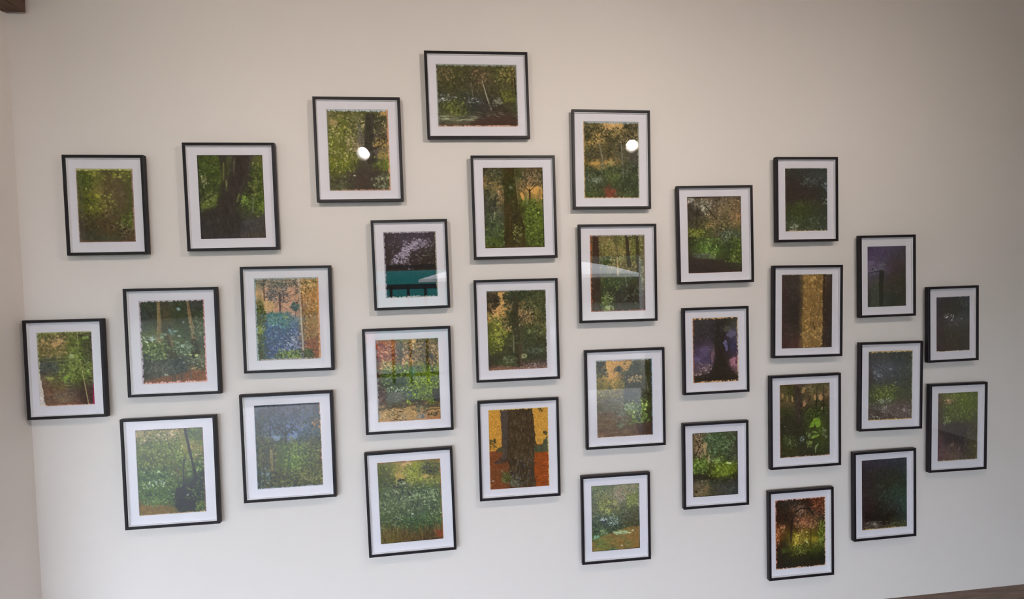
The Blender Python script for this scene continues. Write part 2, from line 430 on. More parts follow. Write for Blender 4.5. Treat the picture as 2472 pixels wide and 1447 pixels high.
def p3(a):
    a.g("""6a6a45 5a6030 55582f 4f5535 8a7a50
857a50 6a7035 6d6c45 454a30 5a553a
707838 6f7a30 6a6a48 4a4a38 655840
6a7430 707540 7a7055 4a4540 6f6040
64702c 737038 6f6455 55504a 8a7a48
6a782c 6f7a30 5a5848 5a5550 7a7045
62702a 6a7a2c 505238 504c4c 6f8035
555a2a 5a6030 4a463a 4f4a48 5a6030
4c4a30 4f4838 4a4038 4a403c 4f5035
555540 5a5a40 52463c 4f453c 6a6f50""")
    a.lv(.03,.04,.98,.3,260,2.3,'3c4026 6a7434 b09c6c 55602c 2f3424 c0a878')
    a.el(.12,.17,.07,.04,'b89f6c',.85); a.el(.93,.05,.07,.035,'c0985c',.8); a.el(.82,.4,.12,.06,'a88f52',.85); a.el(.9,.56,.09,.05,'9c8a50',.8)
    a.lv(.03,.2,.45,.75,330,2.5,'7c8c32 5f6e28 94a040 4a5626 b0a068')
    a.lv(.3,.35,.55,.5,60,2.2,'c0a878 a89268 8a7c58')
    a.tr([(.7,.1,.16),(.66,.3,.13),(.66,.52,.13),(.7,.62,.16)],'3d3a32',.25,.85)
    a.tr([(.66,.5,.05),(.85,.45,.02),(.97,.38,.015)],'3a3428'); a.tr([(.52,.2,.05),(.54,.5,.06)],'66645c',.2,.6)
    a.lv(.62,.3,.98,.48,70,2.2,'2f2c22 3c3828 4a4430'); a.lv(.72,.62,.98,.74,80,2.6,'86a03c 6a8430 4a5c28')
    a.po([(.3,.77),(.5,.7),(.75,.72),(.95,.8),(.7,1),(.3,1)],'4a4038',.7,.04)
    a.lv(.72,.8,.97,.98,70,2.8,'7f8c68 6a7a50 94a078 4a5238'); a.lv(.03,.82,.35,.98,60,3,'66704c 4a5038 5a6444')
    a.el(.41,.81,.025,.012,'d0cfb8',.9,.2)
    a.ed('a8b4b8 4.5','d09a78 3.5','a8826c 3','7c8480 2')
def p4(a):
    a.g("""4a4a34 4a4f2e 474a2c 4f4a35 555530 5f5a38
5f553c 4a4d2c 504a34 5a5038 4f5530 6a6038
504c34 454a2c 4a4532 544a38 4c4f2e 5f5a34
45462e 4a4a2f 4a4634 4c4534 4a4a30 50502e
40453a 474a38 454a38 484538 48482f 55582c
3f4434 505a30 3c443c 3f3a34 40402f 4a5030
474a32 505830 404438 453d35 40382f 454a34
555a42 5a6045 504f3f 4c4238 45382f 45382f
4d4038 55483c 4c3c32 4a382f 4a362c 45352c""")
    a.lv(.03,.03,.97,.5,420,2.2,'3c4024 5a5c30 4a4c2a 6a6438 343822 7a6a40')
    a.lv(.05,.05,.2,.25,30,2,'b08a5a 8a7448'); a.lv(.48,.1,.65,.3,26,2,'a8805a 8a6c44'); a.lv(.75,.04,.97,.3,60,2.2,'8c8438 a89a50 b08850')
    a.tr([(.565,.27,.012),(.615,.52,.016),(.665,.72,.018)],'a8a28e',.15,.9); a.tr([(.43,.3,.01),(.45,.58,.013)],'8c8878',.15,.7)
    a.tr([(.94,.1,.02),(.93,.55,.02)],'3a3020',.2,.6); a.tr([(.97,.22,.018),(.985,.6,.012)],'241c18',.1,.9)
    a.lv(.04,.5,.2,.6,26,2.2,'b4bab8 8c948c 5a6258',2.2,10); a.lv(.4,.53,.56,.62,40,2,'c8ccc8 9aa4a0 6a7470'); a.lv(.7,.55,.8,.66,26,2,'a8a898 8a8c74')
    a.lv(.1,.58,.36,.8,110,2.6,'6f8034 56682c 3c4624 8a9a44'); a.lv(.3,.5,.66,.78,90,2.4,'2f3a34 38443a 2c302a')
    a.lv(.8,.42,.97,.6,60,2.4,'7c8a30 5f6c28'); a.st(.05,.82,.5,.9,60,7,'8c9478 6a7058 a0a488',1.0,.55,0); a.st(.5,.74,.97,.84,40,6,'7a745c 504434 3a3028',.9,.6,10)
    a.po([(.3,.98),(.55,.86),(.8,.82),(.98,.86),(.98,1),(.1,1)],'48342b',.75,.03)
    a.ed('8a968c 4','7c8078 3','c09a86 3.5','8c948c 3'); 
def p5(a):
    a.g("""4f4a38 4a5035 384a22 6a5a40 6a5f40
55523c 505a35 3a4a25 857050 60583a
b0905a 6a6038 3f4028 b8905a 6f6a48
4a5530 8a7550 3f3c25 a8854a c8984f
40443a 857550 40391f 6a6f35 b08a50
454840 5a5a40 423a20 507028 707038
3f443c 4f5545 45381f 4a6a28 4a6a2a
3a4f35 4a5a42 453a20 4f7028 557a2a
355038 3f5a35 45381f 4a6028 3f5a25
4f6a30 4a6028 403420 455a25 4f7030
4a5a2c 405a22 3f3820 45502a 557030""")
    a.lv(.03,.02,.35,.17,130,2.3,'3f4030 2f3426 4f5638 8a785a'); a.lv(.62,.03,.98,.26,240,2,'3c3a2a 55523a 4a4a30 a08458 2f2e24')
    a.el(.84,.27,.12,.045,'d2a258',.9); a.el(.65,.34,.05,.05,'cc9c56',.9); a.el(.1,.2,.08,.02,'c09860',.85); a.lv(.2,.18,.36,.42,60,2,'c89c64 3c3c28 a88858 4a4a30')
    a.tr([(.77,.28,.03),(.77,.42,.025)],'3a3020',.2); a.tr([(.77,.3,.015),(.68,.24,.01)],'3a3020'); a.tr([(.77,.3,.015),(.9,.2,.01)],'3a3020')
    a.lv(.6,.4,.98,.98,420,2.6,'4a7428 63902f 38581f 2c4018 7aa23c 507a2c'); a.lv(.03,.55,.36,.98,330,2.5,'3c5c38 2f4a30 55803c 446838 6a8a4c 283a26')
    a.lv(.06,.2,.22,.55,110,2.8,'34382e 40463a 2f3a28 4a5a34')
    a.tr([(.43,-.05,.22),(.44,.3,.2),(.47,.5,.26),(.5,.75,.34),(.5,1.05,.36)],'40371f',.3,.97,.1)
    a.lv(.34,.0,.54,.4,150,2.2,'3a5020 34461c 48602a 2a3416'); a.lv(.36,.4,.66,.98,150,2,'4a4826 34301a 58562e 3c5022')
    a.tr([(.53,.02,.012),(.56,.3,.012),(.58,.45,.012)],'8a7c58',.2,.8); a.lv(.48,.74,.6,.95,40,1.8,'8aa04c 6f8a3a b0a868'); a.el(.45,.25,.03,.02,'6f7c5a',.7)
    a.tr([(.18,.55,.015),(.16,.64,.02)],'aaa890',.1,.7); a.tr([(.12,.6,.012),(.12,.68,.012)],'a0a08a',.1,.7); a.tr([(.73,.3,.012),(.72,.46,.018)],'a09a7c',.1,.7)
    a.ed('4a2c1c 2','2a3420 2.5','4a3020 2.5','4a2f24 2')
def p6(a):
    a.g("""6a6a50 8a7a55 c0a070 b09a6c 6a6048
5f5a3c 8f7f50 c8a86a 8a7a50 6a6040
4f4c34 a08a55 90804f 5a5238 70684a
c0a060 b0955a 5a5538 55503a 6a6450
6a6440 6a5f3c 605a3f 605c45 5a5850
504f38 4f4d38 6a6040 5c5a48 505048
6a6038 a8884f a88a55 55563f 484a44
3c4834 3c4a38 4a5a3a 3f4c3c 3a4a3a
3f4f38 46563a 465c34 3f5038 3c5038
4a5c40 44553c 405036 3a4a36 3c5038
465f34 4a5a36 6a4f38 465a38 42583c
4a6030 4f5835 7a4a35 4c5a38 465838""")
    a.po([(.36,0),(.72,0),(.68,.1),(.5,.09),(.4,.13),(.36,.06)],'c8a46c',.95,.03); a.el(.13,.27,.09,.05,'c8a458',.9); a.el(.27,.17,.07,.08,'bc9a58',.85); a.el(.42,.18,.05,.03,'c0a05c',.85)
    a.el(.2,.54,.12,.03,'b8944f',.9); a.el(.42,.52,.12,.035,'bc9858',.9)
    a.lv(.03,.02,.36,.3,230,2.3,'38381f 4a4a2c 2f3020 5a5634'); a.lv(.4,.1,.98,.25,230,2.4,'3a3824 4c482e 6a6040 302e22'); a.lv(.7,.02,.97,.1,70,2.3,'3a3a26 4a4830 2f2f22')
    a.lv(.1,.3,.75,.5,260,2.3,'55502f 403e28 7a6c42 34341f 4a4a34'); a.lv(.65,.15,.98,.3,50,2,'b09c66 8f8058')
    a.tr([(.27,.26,.016),(.32,.4,.02),(.35,.52,.02),(.33,.68,.022)],'8e8a7c',.2,.9); a.tr([(.68,.3,.02),(.7,.55,.02),(.71,.72,.025)],'8c8c88',.2,.75); a.tr([(.3,.55,.02),(.29,.68,.02)],'6a6c60',.2,.5)
    a.lv(.03,.56,.98,.98,420,2.5,'3c5234 48643a 55703c 32442e 2c3a2a 6a8050'); a.lv(.4,.66,.62,.78,50,2.6,'55723a 648040'); a.lv(.08,.72,.3,.78,30,2.5,'708a6c 84987c',2.2,10)
    a.el(.46,.93,.11,.1,'84483a',.85,.5); a.el(.45,.84,.06,.06,'6a4838',.6)
    a.ed('98a4a8 4.5','a0a48c 3','c0a284 2.6','c4a47c 3')
def p7(a):
    a.g("""6a5f50 5a5040 5f5648 5a5244 54483c
504840 8a8470 5f584a 75684f 7a6648
454038 5a5240 6a5f4a 7a6c4c 6f5c45
403c32 55503c 6a6045 6a6045 8f7048
40402f 5c5a38 706540 5f5a3c 85704a
50602c 55602f 55553a 4c503c 55583c
3a4428 3f4a30 4f5035 4a5a44 485535
35402a 3f6a30 4a6a38 40503a 3f5030
38382c 4a7035 3f6a2f 3c4c30 3a5028
403f38 4c5040 3f5030 3a402c 3f5a28
3c3632 3c3632 3a3630 383830 3c4a2a
3c342f 3a332e 3c3430 3c342f 3c3a2c""")
    a.el(.9,.28,.1,.06,'a8845a',.75); a.el(.42,.37,.1,.04,'907a48',.7)
    a.lv(.3,.02,.98,.35,260,2,'b09470 5a4c38 3c342a 8a7450 a88c5c'); a.lv(.03,.05,.3,.4,120,2.6,'3a3830 4c4438 2f2e26')
    a.lv(.26,.06,.42,.2,60,2.4,'b4b4a0 9c9c84 78745c',1.6); a.lv(.02,.02,.12,.08,16,2.4,'b0aaa0')
    a.tr([(.34,.12,.02),(.48,.25,.02),(.55,.32,.025)],'3a3026',.2); a.tr([(.54,.02,.015),(.55,.3,.025),(.54,.62,.05)],'5c4e3c',.25,.9); a.tr([(.53,.06,.02),(.64,.02,.01)],'2f2820')
    a.tr([(.18,.18,.04),(.17,.42,.04)],'37332a',.2,.6); a.lv(.35,.28,.9,.48,140,2,'3a3a28 8a7c50 a89460 4c4a30')
    a.lv(.05,.43,.3,.53,80,2.5,'7c9436 94a840 4a5c28'); a.lv(.02,.5,.2,.65,50,2.4,'2c3020 5a6a30 3a4426'); a.lv(.6,.46,.9,.58,90,2.4,'6f8a68 4f6a4c 38483a')
    a.lv(.2,.56,.55,.72,210,2.4,'4c9038 5fb048 3c742c 7ac458 2f5224'); a.lv(.5,.55,.98,.7,140,2.4,'3a5a30 486a38 2c3c24'); a.lv(.75,.6,.98,.86,170,2.6,'3f6428 56802f 2c4a1e 78a048')
    a.st(.1,.74,.45,.8,50,6,'6a706a 4c5a48 808880',1,.6,8); a.lv(.35,.73,.5,.82,30,2.2,'6fae58 4a7c38')
    a.po([(.02,.76),(.3,.82),(.55,.81),(.8,.88),(.98,.9),(.98,1),(.02,1)],'3b332f',.75,.03)
    a.ed('2f2622 2','2c2c26 2.2','5a3024 2','5c3426 1.8')
def p8(a):
    a.g("""3f4038 3a403c 39403c 38403c
3c3833 383633 3c423e 3a423e
3c3531 38332f 383632 39423e
3a3430 3a322e 37322e 363a34
3a3430 3a362c 3c382f 34382f
3a3a2c 3a4a2a 3c4530 343c30
384030 3a4a2c 364530 343f35
444c3a 3f5034 3c4a34 3a4638
404a34 404c34 40503a 3c4a44""",.1)
    a.lv(.4,.14,.78,.26,50,2.4,'56605a 6a766a 444a44',2.2); a.lv(.1,.76,.98,.98,150,2.4,'506048 46583c 38442f 62705a'); a.lv(.15,.55,.6,.75,80,2.4,'3c5028 445a2c 33401f')
    a.st(.3,.5,.7,.62,20,5,'6a6a4c 55583c',.8,.5); a.lv(.88,.24,.98,.32,8,2,'a0b8c0 708890'); a.lv(.9,.45,.99,.6,10,2,'7c9098'); a.lv(.1,.88,.3,.95,14,2.4,'8a9a80',2)
    a.ed('9c9c8c 1.6','8c9ca0 1.6','b09a80 2.6','8a7468 1.6', rough=.8)
def p9(a):
    a.g("""4a3f55 4f4660 4a4558 423f4a
4a3d58 4f465f 48434f 403c40
5a4a66 524c60 443c42 3f3a3a
6a6078 605c6c 453a40 3f3834
504858 3c3a40 3f3836 3a3830
4f464a 46403a 36342c 36362c
3a3c38 3f443a 2c302a 35352a
343c34 3a4c40 2a302a 34342a
343c34 3f5040 2a2f28 32342c""",.1)
    a.el(.12,.27,.12,.045,'746a86',.7); a.el(.38,.31,.1,.04,'726c7c',.65); a.el(.1,.4,.12,.012,'9088a0',.6); a.lv(.02,.36,.22,.42,20,2.4,'8c84a0 2c2a30')
    a.tr([(.02,.44,.03),(.3,.41,.03)],'2a2830',.1,.7); a.po([(.31,.4),(.43,.4),(.41,1),(.3,1)],'23261f',.85,.008); a.po([(.12,.62),(.29,.5),(.29,.98),(.1,.98)],'3c4a3c',.6,.02)  # black upright band left of the middle
    a.el(.25,.58,.05,.04,'5a5044',.7); a.lv(.5,.5,.95,.8,60,2,'44402c 3a3828 4c4a34')
    a.ed('5c4c6c 1.5','4a4f52 1.4','3a4046 1.6','6a5078 1.8', rough=.9)
def p10(a):
    a.g("""3c3640 35343a 36383a 3a3f48
38323a 33322f 34342f 363a3a
382f36 34332c 363632 38403f
382f35 3a3838 444444 3c403c
372d31 38352f 3c3a38 353430
362d2f 37332b 363028 34312c
352c2e 3a3429 352f27 332f2a
352b2f 37302a 322e28 312e2a""",.1)
    a.lv(.25,.32,.5,.4,26,2,'7a8078 a8aca4 565a54',2); a.el(.31,.375,.03,.012,'d8dcd8',.85,.3); a.el(.47,.43,.05,.012,'c0c4c4',.8,.4); a.el(.75,.41,.04,.012,'8ca0a0',.7,.4)
    a.lv(.4,.44,.6,.52,20,2,'605c50 4c4a44'); a.st(.3,.5,.7,.85,30,8,'4a4030 403828',.9,.5); a.lv(.75,.1,.98,.2,10,2,'566066')
    a.ed('a0a0a4 1.3','4a5058 1.2','b09c78 1.8','4a2c40 1.6', rough=.9)
def p11(a):
    a.g("""3a3438 45404a 453f4a 403a3c
3c3638 4a424a 4f4650 3f3a3a
3c3533 453c42 423a3c 3a3532
3a3331 40363a 3a332f 38322c
383230 383130 37302a 37302a
2a2828 272626 282625 292625
1d2222 1a2122 1a2122 1d2121
1c2121 192021 192021 1b2020
1c2020 191f20 191f20 1b1f1f""",.1)
    a.lv(.05,.03,.95,.28,120,2,'5c5462 46404a 6a6270 383236'); a.lv(.3,.13,.86,.25,110,2.0,'a898b0 80748a 94869e 564e5e',1.8)
    for u, v, n in ((.62,.16,26),(.55,.2,44),(.48,.24,56),(.42,.29,64),(.38,.33,60),(.32,.37,56),(.27,.41,50),(.24,.46,34),(.38,.42,24),(.42,.48,22),(.46,.53,14)):
        a.lv(u-.08,v-.045,u+.08,v+.045,int(n*.55),2.3,'b0a0b8 988aa4 bcaec4 80748c',2.0,20,.8,.12)
    a.lv(.1,.3,.6,.5,40,2,'2f2a2c 3a3034'); a.lv(.6,.28,.95,.5,36,1.8,'6c6870 54505a 7a8070',2.2,0); a.el(.47,.56,.025,.02,'b8b8c0',.9,.3)
    a.po([(.02,.5),(.98,.5),(.98,.56),(.02,.56)],'201f20',.8,.012)
    a.ed('b4acb8 3.4','a8a090 3','b0aca4 3.2','a49cac 3.2'); a.ed('3a3438 .8','3a342c .8','38342f 1','3a3840 .8')
def p12(a):
    a.g("""5a4a3c 6a6040 5f6040 5a5a3a 6a6450
5a4c38 8a7c4c 7f7a48 6a7038 707050
504030 8f8450 90804f 66702f 6a6848
55402c 7a7040 857848 6a6a34 605a40
5a3c28 5f5a34 857550 6a6038 5f5840
5a3c28 5a5636 6a603c 5f5238 504a38
4a3028 45452c 45502c 45452f 4c5035
3f2a24 4a5030 40402a 453f30 455038
3a2a25 3c3a2a 37302a 3f3a30 4a4a38
3a2824 4a5530 3f352d 3c342f 403832
38271f 5a7030 3c342c 3f352f 3f3730
3c2822 6a7a48 3c322c 3f352f 453a34""")
    a.lv(.15,.03,.98,.4,520,2,'a8945c c4a870 4a5428 6f8034 343a20 8a9048 566a2c'); a.lv(.2,.28,.45,.38,70,2.2,'3a4a20 4a5c28 2c3818'); a.lv(.3,.38,.9,.47,70,2,'b89a68 9c8858 6a6038')
    a.lv(.2,.55,.7,.7,150,2.3,'4c6a30 3a4f26 2c3020 668038'); a.lv(.88,.3,.99,.7,90,2.2,'6f8450 4a5a38 90a070')
    a.tr([(.11,.0,.1),(.11,.3,.11),(.1,.7,.17),(.1,1.02,.2)],'41302a',.22,.92); a.tr([(.67,.0,.06),(.69,.25,.07),(.71,.4,.09)],'443a2e',.2,.95); a.tr([(.48,.0,.04),(.48,.3,.04),(.49,.5,.04)],'5a5438',.2,.6)
    a.tr([(.86,.0,.05),(.87,.4,.06),(.9,.72,.05)],'40382c',.2,.8); a.tr([(.495,.3,.028),(.5,.52,.03)],'c8a878',.15,.85); a.tr([(.51,.8,.014),(.5,.98,.016)],'7a6c54',.2,.7)
    a.po([(.4,.75),(.6,.66),(.98,.74),(.98,.98),(.3,.98)],'3a302b',.7,.04); a.lv(.55,.7,.98,.85,60,2.4,'4f5a44 5c6450 2f2a26'); a.tr([(.64,.56,.02),(.66,.68,.018)],'8a9078',.2,.6)
    a.lv(.22,.78,.42,.97,100,2.3,'5f7f32 78984a 3f5524 98a86c'); a.el(.31,.95,.05,.03,'b0bc84',.8)
    a.ed('b0a4a0 3','8a6a5c 2.4','9a5a48 2.6','a8603c 3.4', rough=.8); a.ed(None,'3c302c .8','4a2c24 1','6a3424 1')
def p13(a):
    a.g("""4a3c3a 423a36 40383a 8a6c38 85683a 463b36 3a332e
473934 433b35 443c36 8c6e38 80653a 4a3b30 383129
463734 3f3732 3f3832 957540 876a3c 463628 352f29
443532 3d352f 3c3530 80643a 7a6038 3c3027 352e28
433431 38312c 36312c 7c633c 80673c 3a2e26 342d27
44332f 37302b 35302b 90703c 866a38 3a2d25 332d27
45332f 38302c 383029 967640 8a6c3a 3a2d26 312c27
44322f 3d352e 40372f 9c7a40 90703a 3a2d27 312c27
46332f 4a3832 4c3a33 94743e 8a6c38 382c26 302a25
4a3230 4a3632 4c3734 8e6f3c 8e6c38 3a2c26 2d2824""",.14)
    a.tr([(.63,-.02,.38),(.62,.3,.37),(.6,.6,.4),(.6,1.02,.37)],'87693a',.28,.95,.05)
    a.lv(.46,.02,.8,.98,240,2.2,'a88444 6f5a34 94743c 5c4c30 b8904c',2.2,90)
    a.lv(.43,.02,.49,.98,90,2.4,'c09850 a8843f 8a6c38',1.8,160); a.lv(.76,.02,.82,.98,90,2.4,'c89c50 b08844 8c6a34',1.8,20); a.lv(.44,.74,.8,.86,60,2.8,'c49a50 b08a48')
    a.lv(.5,.02,.7,.08,24,2.6,'c09a54'); a.st(.6,.65,.66,.74,6,6,'2f2820'); a.st(.05,.66,.4,.82,30,7,'5a4a42 4c3f3a',1,.5,-15)
    a.tr([(.835,.0,.03),(.83,.5,.035),(.82,1,.03)],'2e241e',.15,.7)
    a.ed('a09c84 1.6','201c1c 1.8','2f2420 1.8','6a4840 1.2', rough=.9)
def p14(a):
    a.g("""6a6a58 9a8a78 9a8c7a b09a80 9a8058 8a7a40
8a7a50 a08a78 857a6c c09880 b08858 8a7a3c
c09a70 b09478 75706a c8987a c89a60 b08048
a08a58 c8a878 807868 c89a80 b08058 c89058
4f5530 c8a070 b89078 c0988a a08068 b88848
454f2c 5f6a70 4f7078 8a8080 906a40 9a7038
3f4a2c 4a6a80 4f8078 5f7880 8a6a38 96703a
506a28 405a80 44607c 4a5c80 906030 9a6a38
40502c 445878 454f7a 50587a 9a7040 8f6a3c
3c4a2c 3f4c70 445078 50587a 90503a 8f5535
403f30 404a6c 4a5480 606a80 8a4a30 8f4f30
3c3a30 4a5a6c 4a6050 405030 55502c 8a4a2c""")
    a.po([(.15,.1),(.5,.14),(.68,.12),(.68,.46),(.55,.43),(.4,.42),(.16,.42)],'c89c82',.75,.02,.05); a.po([(.12,.28),(.28,.26),(.3,.42),(.14,.42)],'ccaa76',.7,.03,.05)
    a.lv(.05,.02,.68,.11,190,2,'5a5c58 44483c 787468 a08c74'); a.lv(.2,.1,.48,.26,190,2.1,'5a5c62 44464c 6c6a66 8a7c74'); a.lv(.62,.04,.7,.3,36,2,'504c4c 6a6460')
    a.tr([(.39,.2,.02),(.385,.42,.028)],'55464a',.2); a.tr([(.15,.02,.018),(.15,.27,.02)],'5a4c48',.2); a.tr([(.4,.24,.012),(.6,.15,.006)],'6a5854'); a.tr([(.4,.34,.01),(.5,.38,.006)],'5c4c4c'); a.tr([(.36,.3,.01),(.3,.37,.006)],'5c4c4c')
    a.lv(.43,.27,.52,.3,8,2,'4c4a4c',2.4,0); a.lv(.56,.3,.68,.4,60,2.2,'4a6a6a 5c7874 3c5458'); a.tr([(.63,.38,.012),(.62,.48,.014)],'4a4448')
    a.el(.33,.48,.2,.075,'4c7c7c',.9,.35); a.lv(.18,.42,.56,.55,150,2.3,'4a7878 5c8c80 3c6470 6a9a84'); a.el(.45,.48,.06,.03,'7a9a62',.7)
    a.lv(.14,.52,.7,.96,420,2.4,'3c4c74 4a5c88 58709a 343e62 6c80a4 3f5878'); a.lv(.45,.7,.7,.92,110,2,'9aa8b8 7c88a4 58607c b4a8c0')
    a.lv(.02,.3,.14,.98,150,2.6,'3c4c28 2f3c22 556c2c 6a8a30'); a.lv(.03,.58,.12,.66,26,2.4,'9cb83c 7c9c34')
    a.lv(.72,.04,.98,.4,190,2.3,'e0b06c c08850 8c6a34 6a5a2c d09c5c'); a.lv(.72,.4,.98,.75,220,2.2,'a87c40 845c2c 70502a b88c50'); a.lv(.72,.74,.98,.95,130,2.2,'94502c 803f24 a86038 6c3420')
    a.tr([(.69,.0,.022),(.7,.3,.024),(.71,.6,.026),(.72,.88,.028)],'b8a894',.15,.95); a.tr([(.73,.2,.012),(.735,.7,.012)],'5c4028',.2,.7)
    a.lv(.36,.88,.74,.97,160,2.3,'4c7a30 6c9a3c 2f4a24 88b04c'); a.lv(.74,.88,.86,.97,50,2.4,'2f4426 3c5430')
    a.ed('9ca4a4 3.4','d09468 3.6','a89c98 3.6','90a0a4 3.6'); a.ed('5c605c .7','c07c50 1','6c6c70 .8','6c7c80 1')
def p15(a):
    a.g("""40423c 3f4238 3f3c34 3f4234 44403c 45403c
3c4438 40483a 504434 3c442f 403f38 433f3a
3f4444 46443f 504430 3a422f 3f4230 50583c
40403f 46423c 504430 3c402f 42432f 4f5548
45504a 505a3c 4a4530 3f4a30 404a34 4f4c44
4a6a40 5a7038 4a4a30 455c3c 45503a 4a4a42
455a38 556a34 4f4a32 505f38 3f3a2f 484438
3f4238 46483a 454034 505538 56603a 5a5a44
3c3a38 4a4840 40443e 40444a 55503c 6a5c44
3a3836 4c4a42 505048 40444c 5f4c38 6f5a3c
403632 4f4640 55504a 50484a 7a4f38 6f4a32
6a4434 704838 7a5040 754c3c 8a5038 80483a""")
    a.lv(.04,.04,.98,.5,200,2.4,'343c30 3c4834 2f342c 465438',1.7,None,.6)
    a.tr([(.365,.0,.05),(.38,.3,.06),(.42,.5,.1),(.48,.66,.14)],'4a4030',.25,.9); a.tr([(.3,.0,.05),(.3,.25,.06),(.28,.5,.085)],'85714f',.2,.97,.08,-.15); a.tr([(.45,.42,.04),(.5,.62,.03)],'7c6848',.2,.7); a.tr([(.34,.46,.025),(.34,.64,.02)],'766444',.2,.8)
    a.tr([(.735,.0,.03),(.77,.22,.06),(.82,.5,.07)],'84694c',.2,.97,.1,-.12); a.tr([(.81,.5,.08),(.82,.64,.16)],'35291f',.25,.9)
    a.lv(.06,.45,.38,.7,230,2.6,'5f8040 6f9448 48683a 34482c 88a860'); a.lv(.5,.52,.8,.64,110,2.4,'66906a 4a7048 88b088 3a543a'); a.lv(.76,.24,.96,.44,90,2.3,'5c6c48 74845c 48543c')
    a.lv(.08,.43,.22,.49,14,2.6,'c0d0c8 94aca0',2,10); a.el(.6,.105,.045,.025,'9fb4bc',.7); a.el(.59,.435,.03,.012,'b4c4bc',.8,.3); a.el(.66,.27,.02,.02,'98a0a0',.6); a.lv(.42,.35,.55,.42,26,2.2,'6a9488 547464'); a.el(.85,.67,.05,.018,'a8c87c',.9,.4); a.el(.74,.665,.03,.014,'a4c880',.9,.4); a.el(.63,.55,.03,.02,'a8d0b0',.85,.4); a.lv(.3,.4,.4,.45,14,2.4,'7ca878',2,-20)
    a.lv(.05,.68,.98,.9,170,2.4,'34322f 2a2c2c 4c4c46 5c5e58 3c3a36')
    for u, v, u2, v2 in ((.2,.8,.24,.93),(.32,.78,.3,.92),(.44,.78,.52,.92),(.56,.78,.6,.9),(.4,.74,.28,.84),(.16,.78,.08,.88)):
        a.tr([(u,v,.012),((u+u2)/2+.01,(v+v2)/2,.012),(u2,v2,.01)],'7c786c',.2,.7)
    a.lv(.68,.7,.98,.8,60,2.2,'74785c 8a8c6c 56583f'); a.lv(.76,.82,.9,.87,20,2.2,'a8885c 8c6c48',2.4,0); a.el(.37,.895,.04,.018,'a8b09a',.8,.5)
    a.po([(.08,.96),(.3,.92),(.55,.9),(.6,.87),(.97,.85),(.97,1),(.08,1)],'84503a',.7,.02); a.st(.45,.85,.75,.97,16,8,'48403c 55484c',1.3,.6)
    a.ed('c0b4c0 3','d8989c 3','e0a8a0 3.6','c0b0c0 3', rough=.7); a.ed('7c7080 .6',None,'c87870 1','8c8090 .7')
def p16(a):
    a.g("""6a7040 5f5f30 626535 5a6030 555c34 504a40
a08a55 a89058 c09c66 807a3c 556a2c 4f4a3a
8a7a45 9a8450 a88c58 70702f 486a28 45452f
6f6a3a 857840 7a7535 70752f 556f2c 4f4f35
555a40 50573c 5a6838 607a35 55802f 4f5a38
455550 4a5548 505a45 5a7a38 5f8032 55653a
4a4844 55503c 556038 5f7835 5a7a30 50602f
6a5040 80804f 5a5c34 5f7a30 556a2c 45502c
6a4f3f 70563c 606030 504a38 46452c 4c4a34
6a4c3c 75543c 6a5a3c 5a4c40 4a3c30 5a2c34
60483c 6a5540 7a6c54 75604f 50382f 5f2a38
5f4638 6a4a38 75503c 7a4c38 553a30 702840""")
    a.lv(.03,.03,.98,.12,110,2.5,'5c6a30 7c8840 44502a 505030'); a.lv(.05,.1,.5,.32,160,2.4,'6a6430 4f4c28 d0a86c c09858 8a7c40'); a.el(.34,.15,.1,.04,'d0a874',.8); a.el(.1,.12,.03,.02,'c8a878',.8); a.el(.44,.13,.04,.03,'d0b080',.8)
    a.lv(.55,.05,.75,.4,140,2.8,'5c7c2c 74943a 486424'); a.lv(.75,.05,.97,.4,90,2.6,'3c4428 2f3822 4c5a30')
    for v in (.23,.29,.34,.39,.44,.5,.54):
        a.tr([(.15,v+.01,.01),(.45,v,.016),(.7,v-.005,.012)],'7c8058' if v < .35 else '6a7464',.2,.55); a.tr([(.15,v+.03,.012),(.62,v+.022,.012)],'38382a',.2,.45)
    a.lv(.4,.42,.97,.66,330,2.7,'5f8a34 74a040 4a6c2a 88b450 3a5222'); a.lv(.03,.4,.35,.56,80,2.5,'3f5450 34443c 566a5c')
    a.el(.6,.335,.06,.035,'9cb87c',.9,.35); a.el(.7,.35,.05,.06,'78a050',.85,.3); a.el(.87,.09,.06,.02,'7cb454',.9,.4); a.po([(.85,.09),(.93,.07),(.87,.11)],'80b858',.9)
    a.tr([(.72,.26,.012),(.83,.38,.014),(.87,.45,.01)],'7ca060',.1,.9); a.tr([(.15,.4,.006),(.5,.385,.008),(.97,.38,.006)],'8c9c60',.1,.8)
    a.el(.21,.62,.09,.025,'a8b85c',.95,.3); a.po([(.43,.64),(.5,.58),(.63,.575),(.52,.64),(.48,.69)],'72b044',.95,.02); a.el(.93,.57,.05,.05,'7c8c50',.7)
    for v in (.68,.72,.77,.82,.87): a.tr([(.45,v,.012),(.6,v+.008,.014)],'a0907c',.2,.6)
    a.el(.42,.84,.14,.05,'7c7060',.7); a.lv(.04,.62,.5,.98,110,3,'75523f 5c4232 86644a',2.4,10,.5); a.lv(.76,.7,.98,.98,80,2.6,'3a2a26 4a3430 2c2420')
    a.tr([(.73,.0,.012),(.745,.22,.014)],'b0a468',.1,.95); a.tr([(.76,.38,.014),(.82,.7,.018),(.88,1,.02)],'b4a46a',.1,.95); a.tr([(.9,.18,.012),(.92,.4,.012)],'7c7448',.1,.6)  # slanting tan line paints a glass reflection into the print
    a.ed('98a468 3','a07880 2','c8907c 2.4','a8b090 2.4', rough=.8); a.po([(-.01,.55),(.035,.56),(.07,.8),(.11,1.01),(-.01,1.01)],'d8cfc8',.95,.015,.03); a.po([(.97,.7),(.99,.75),(1.01,1.01),(.965,1.01)],'b02858',.85,.01)
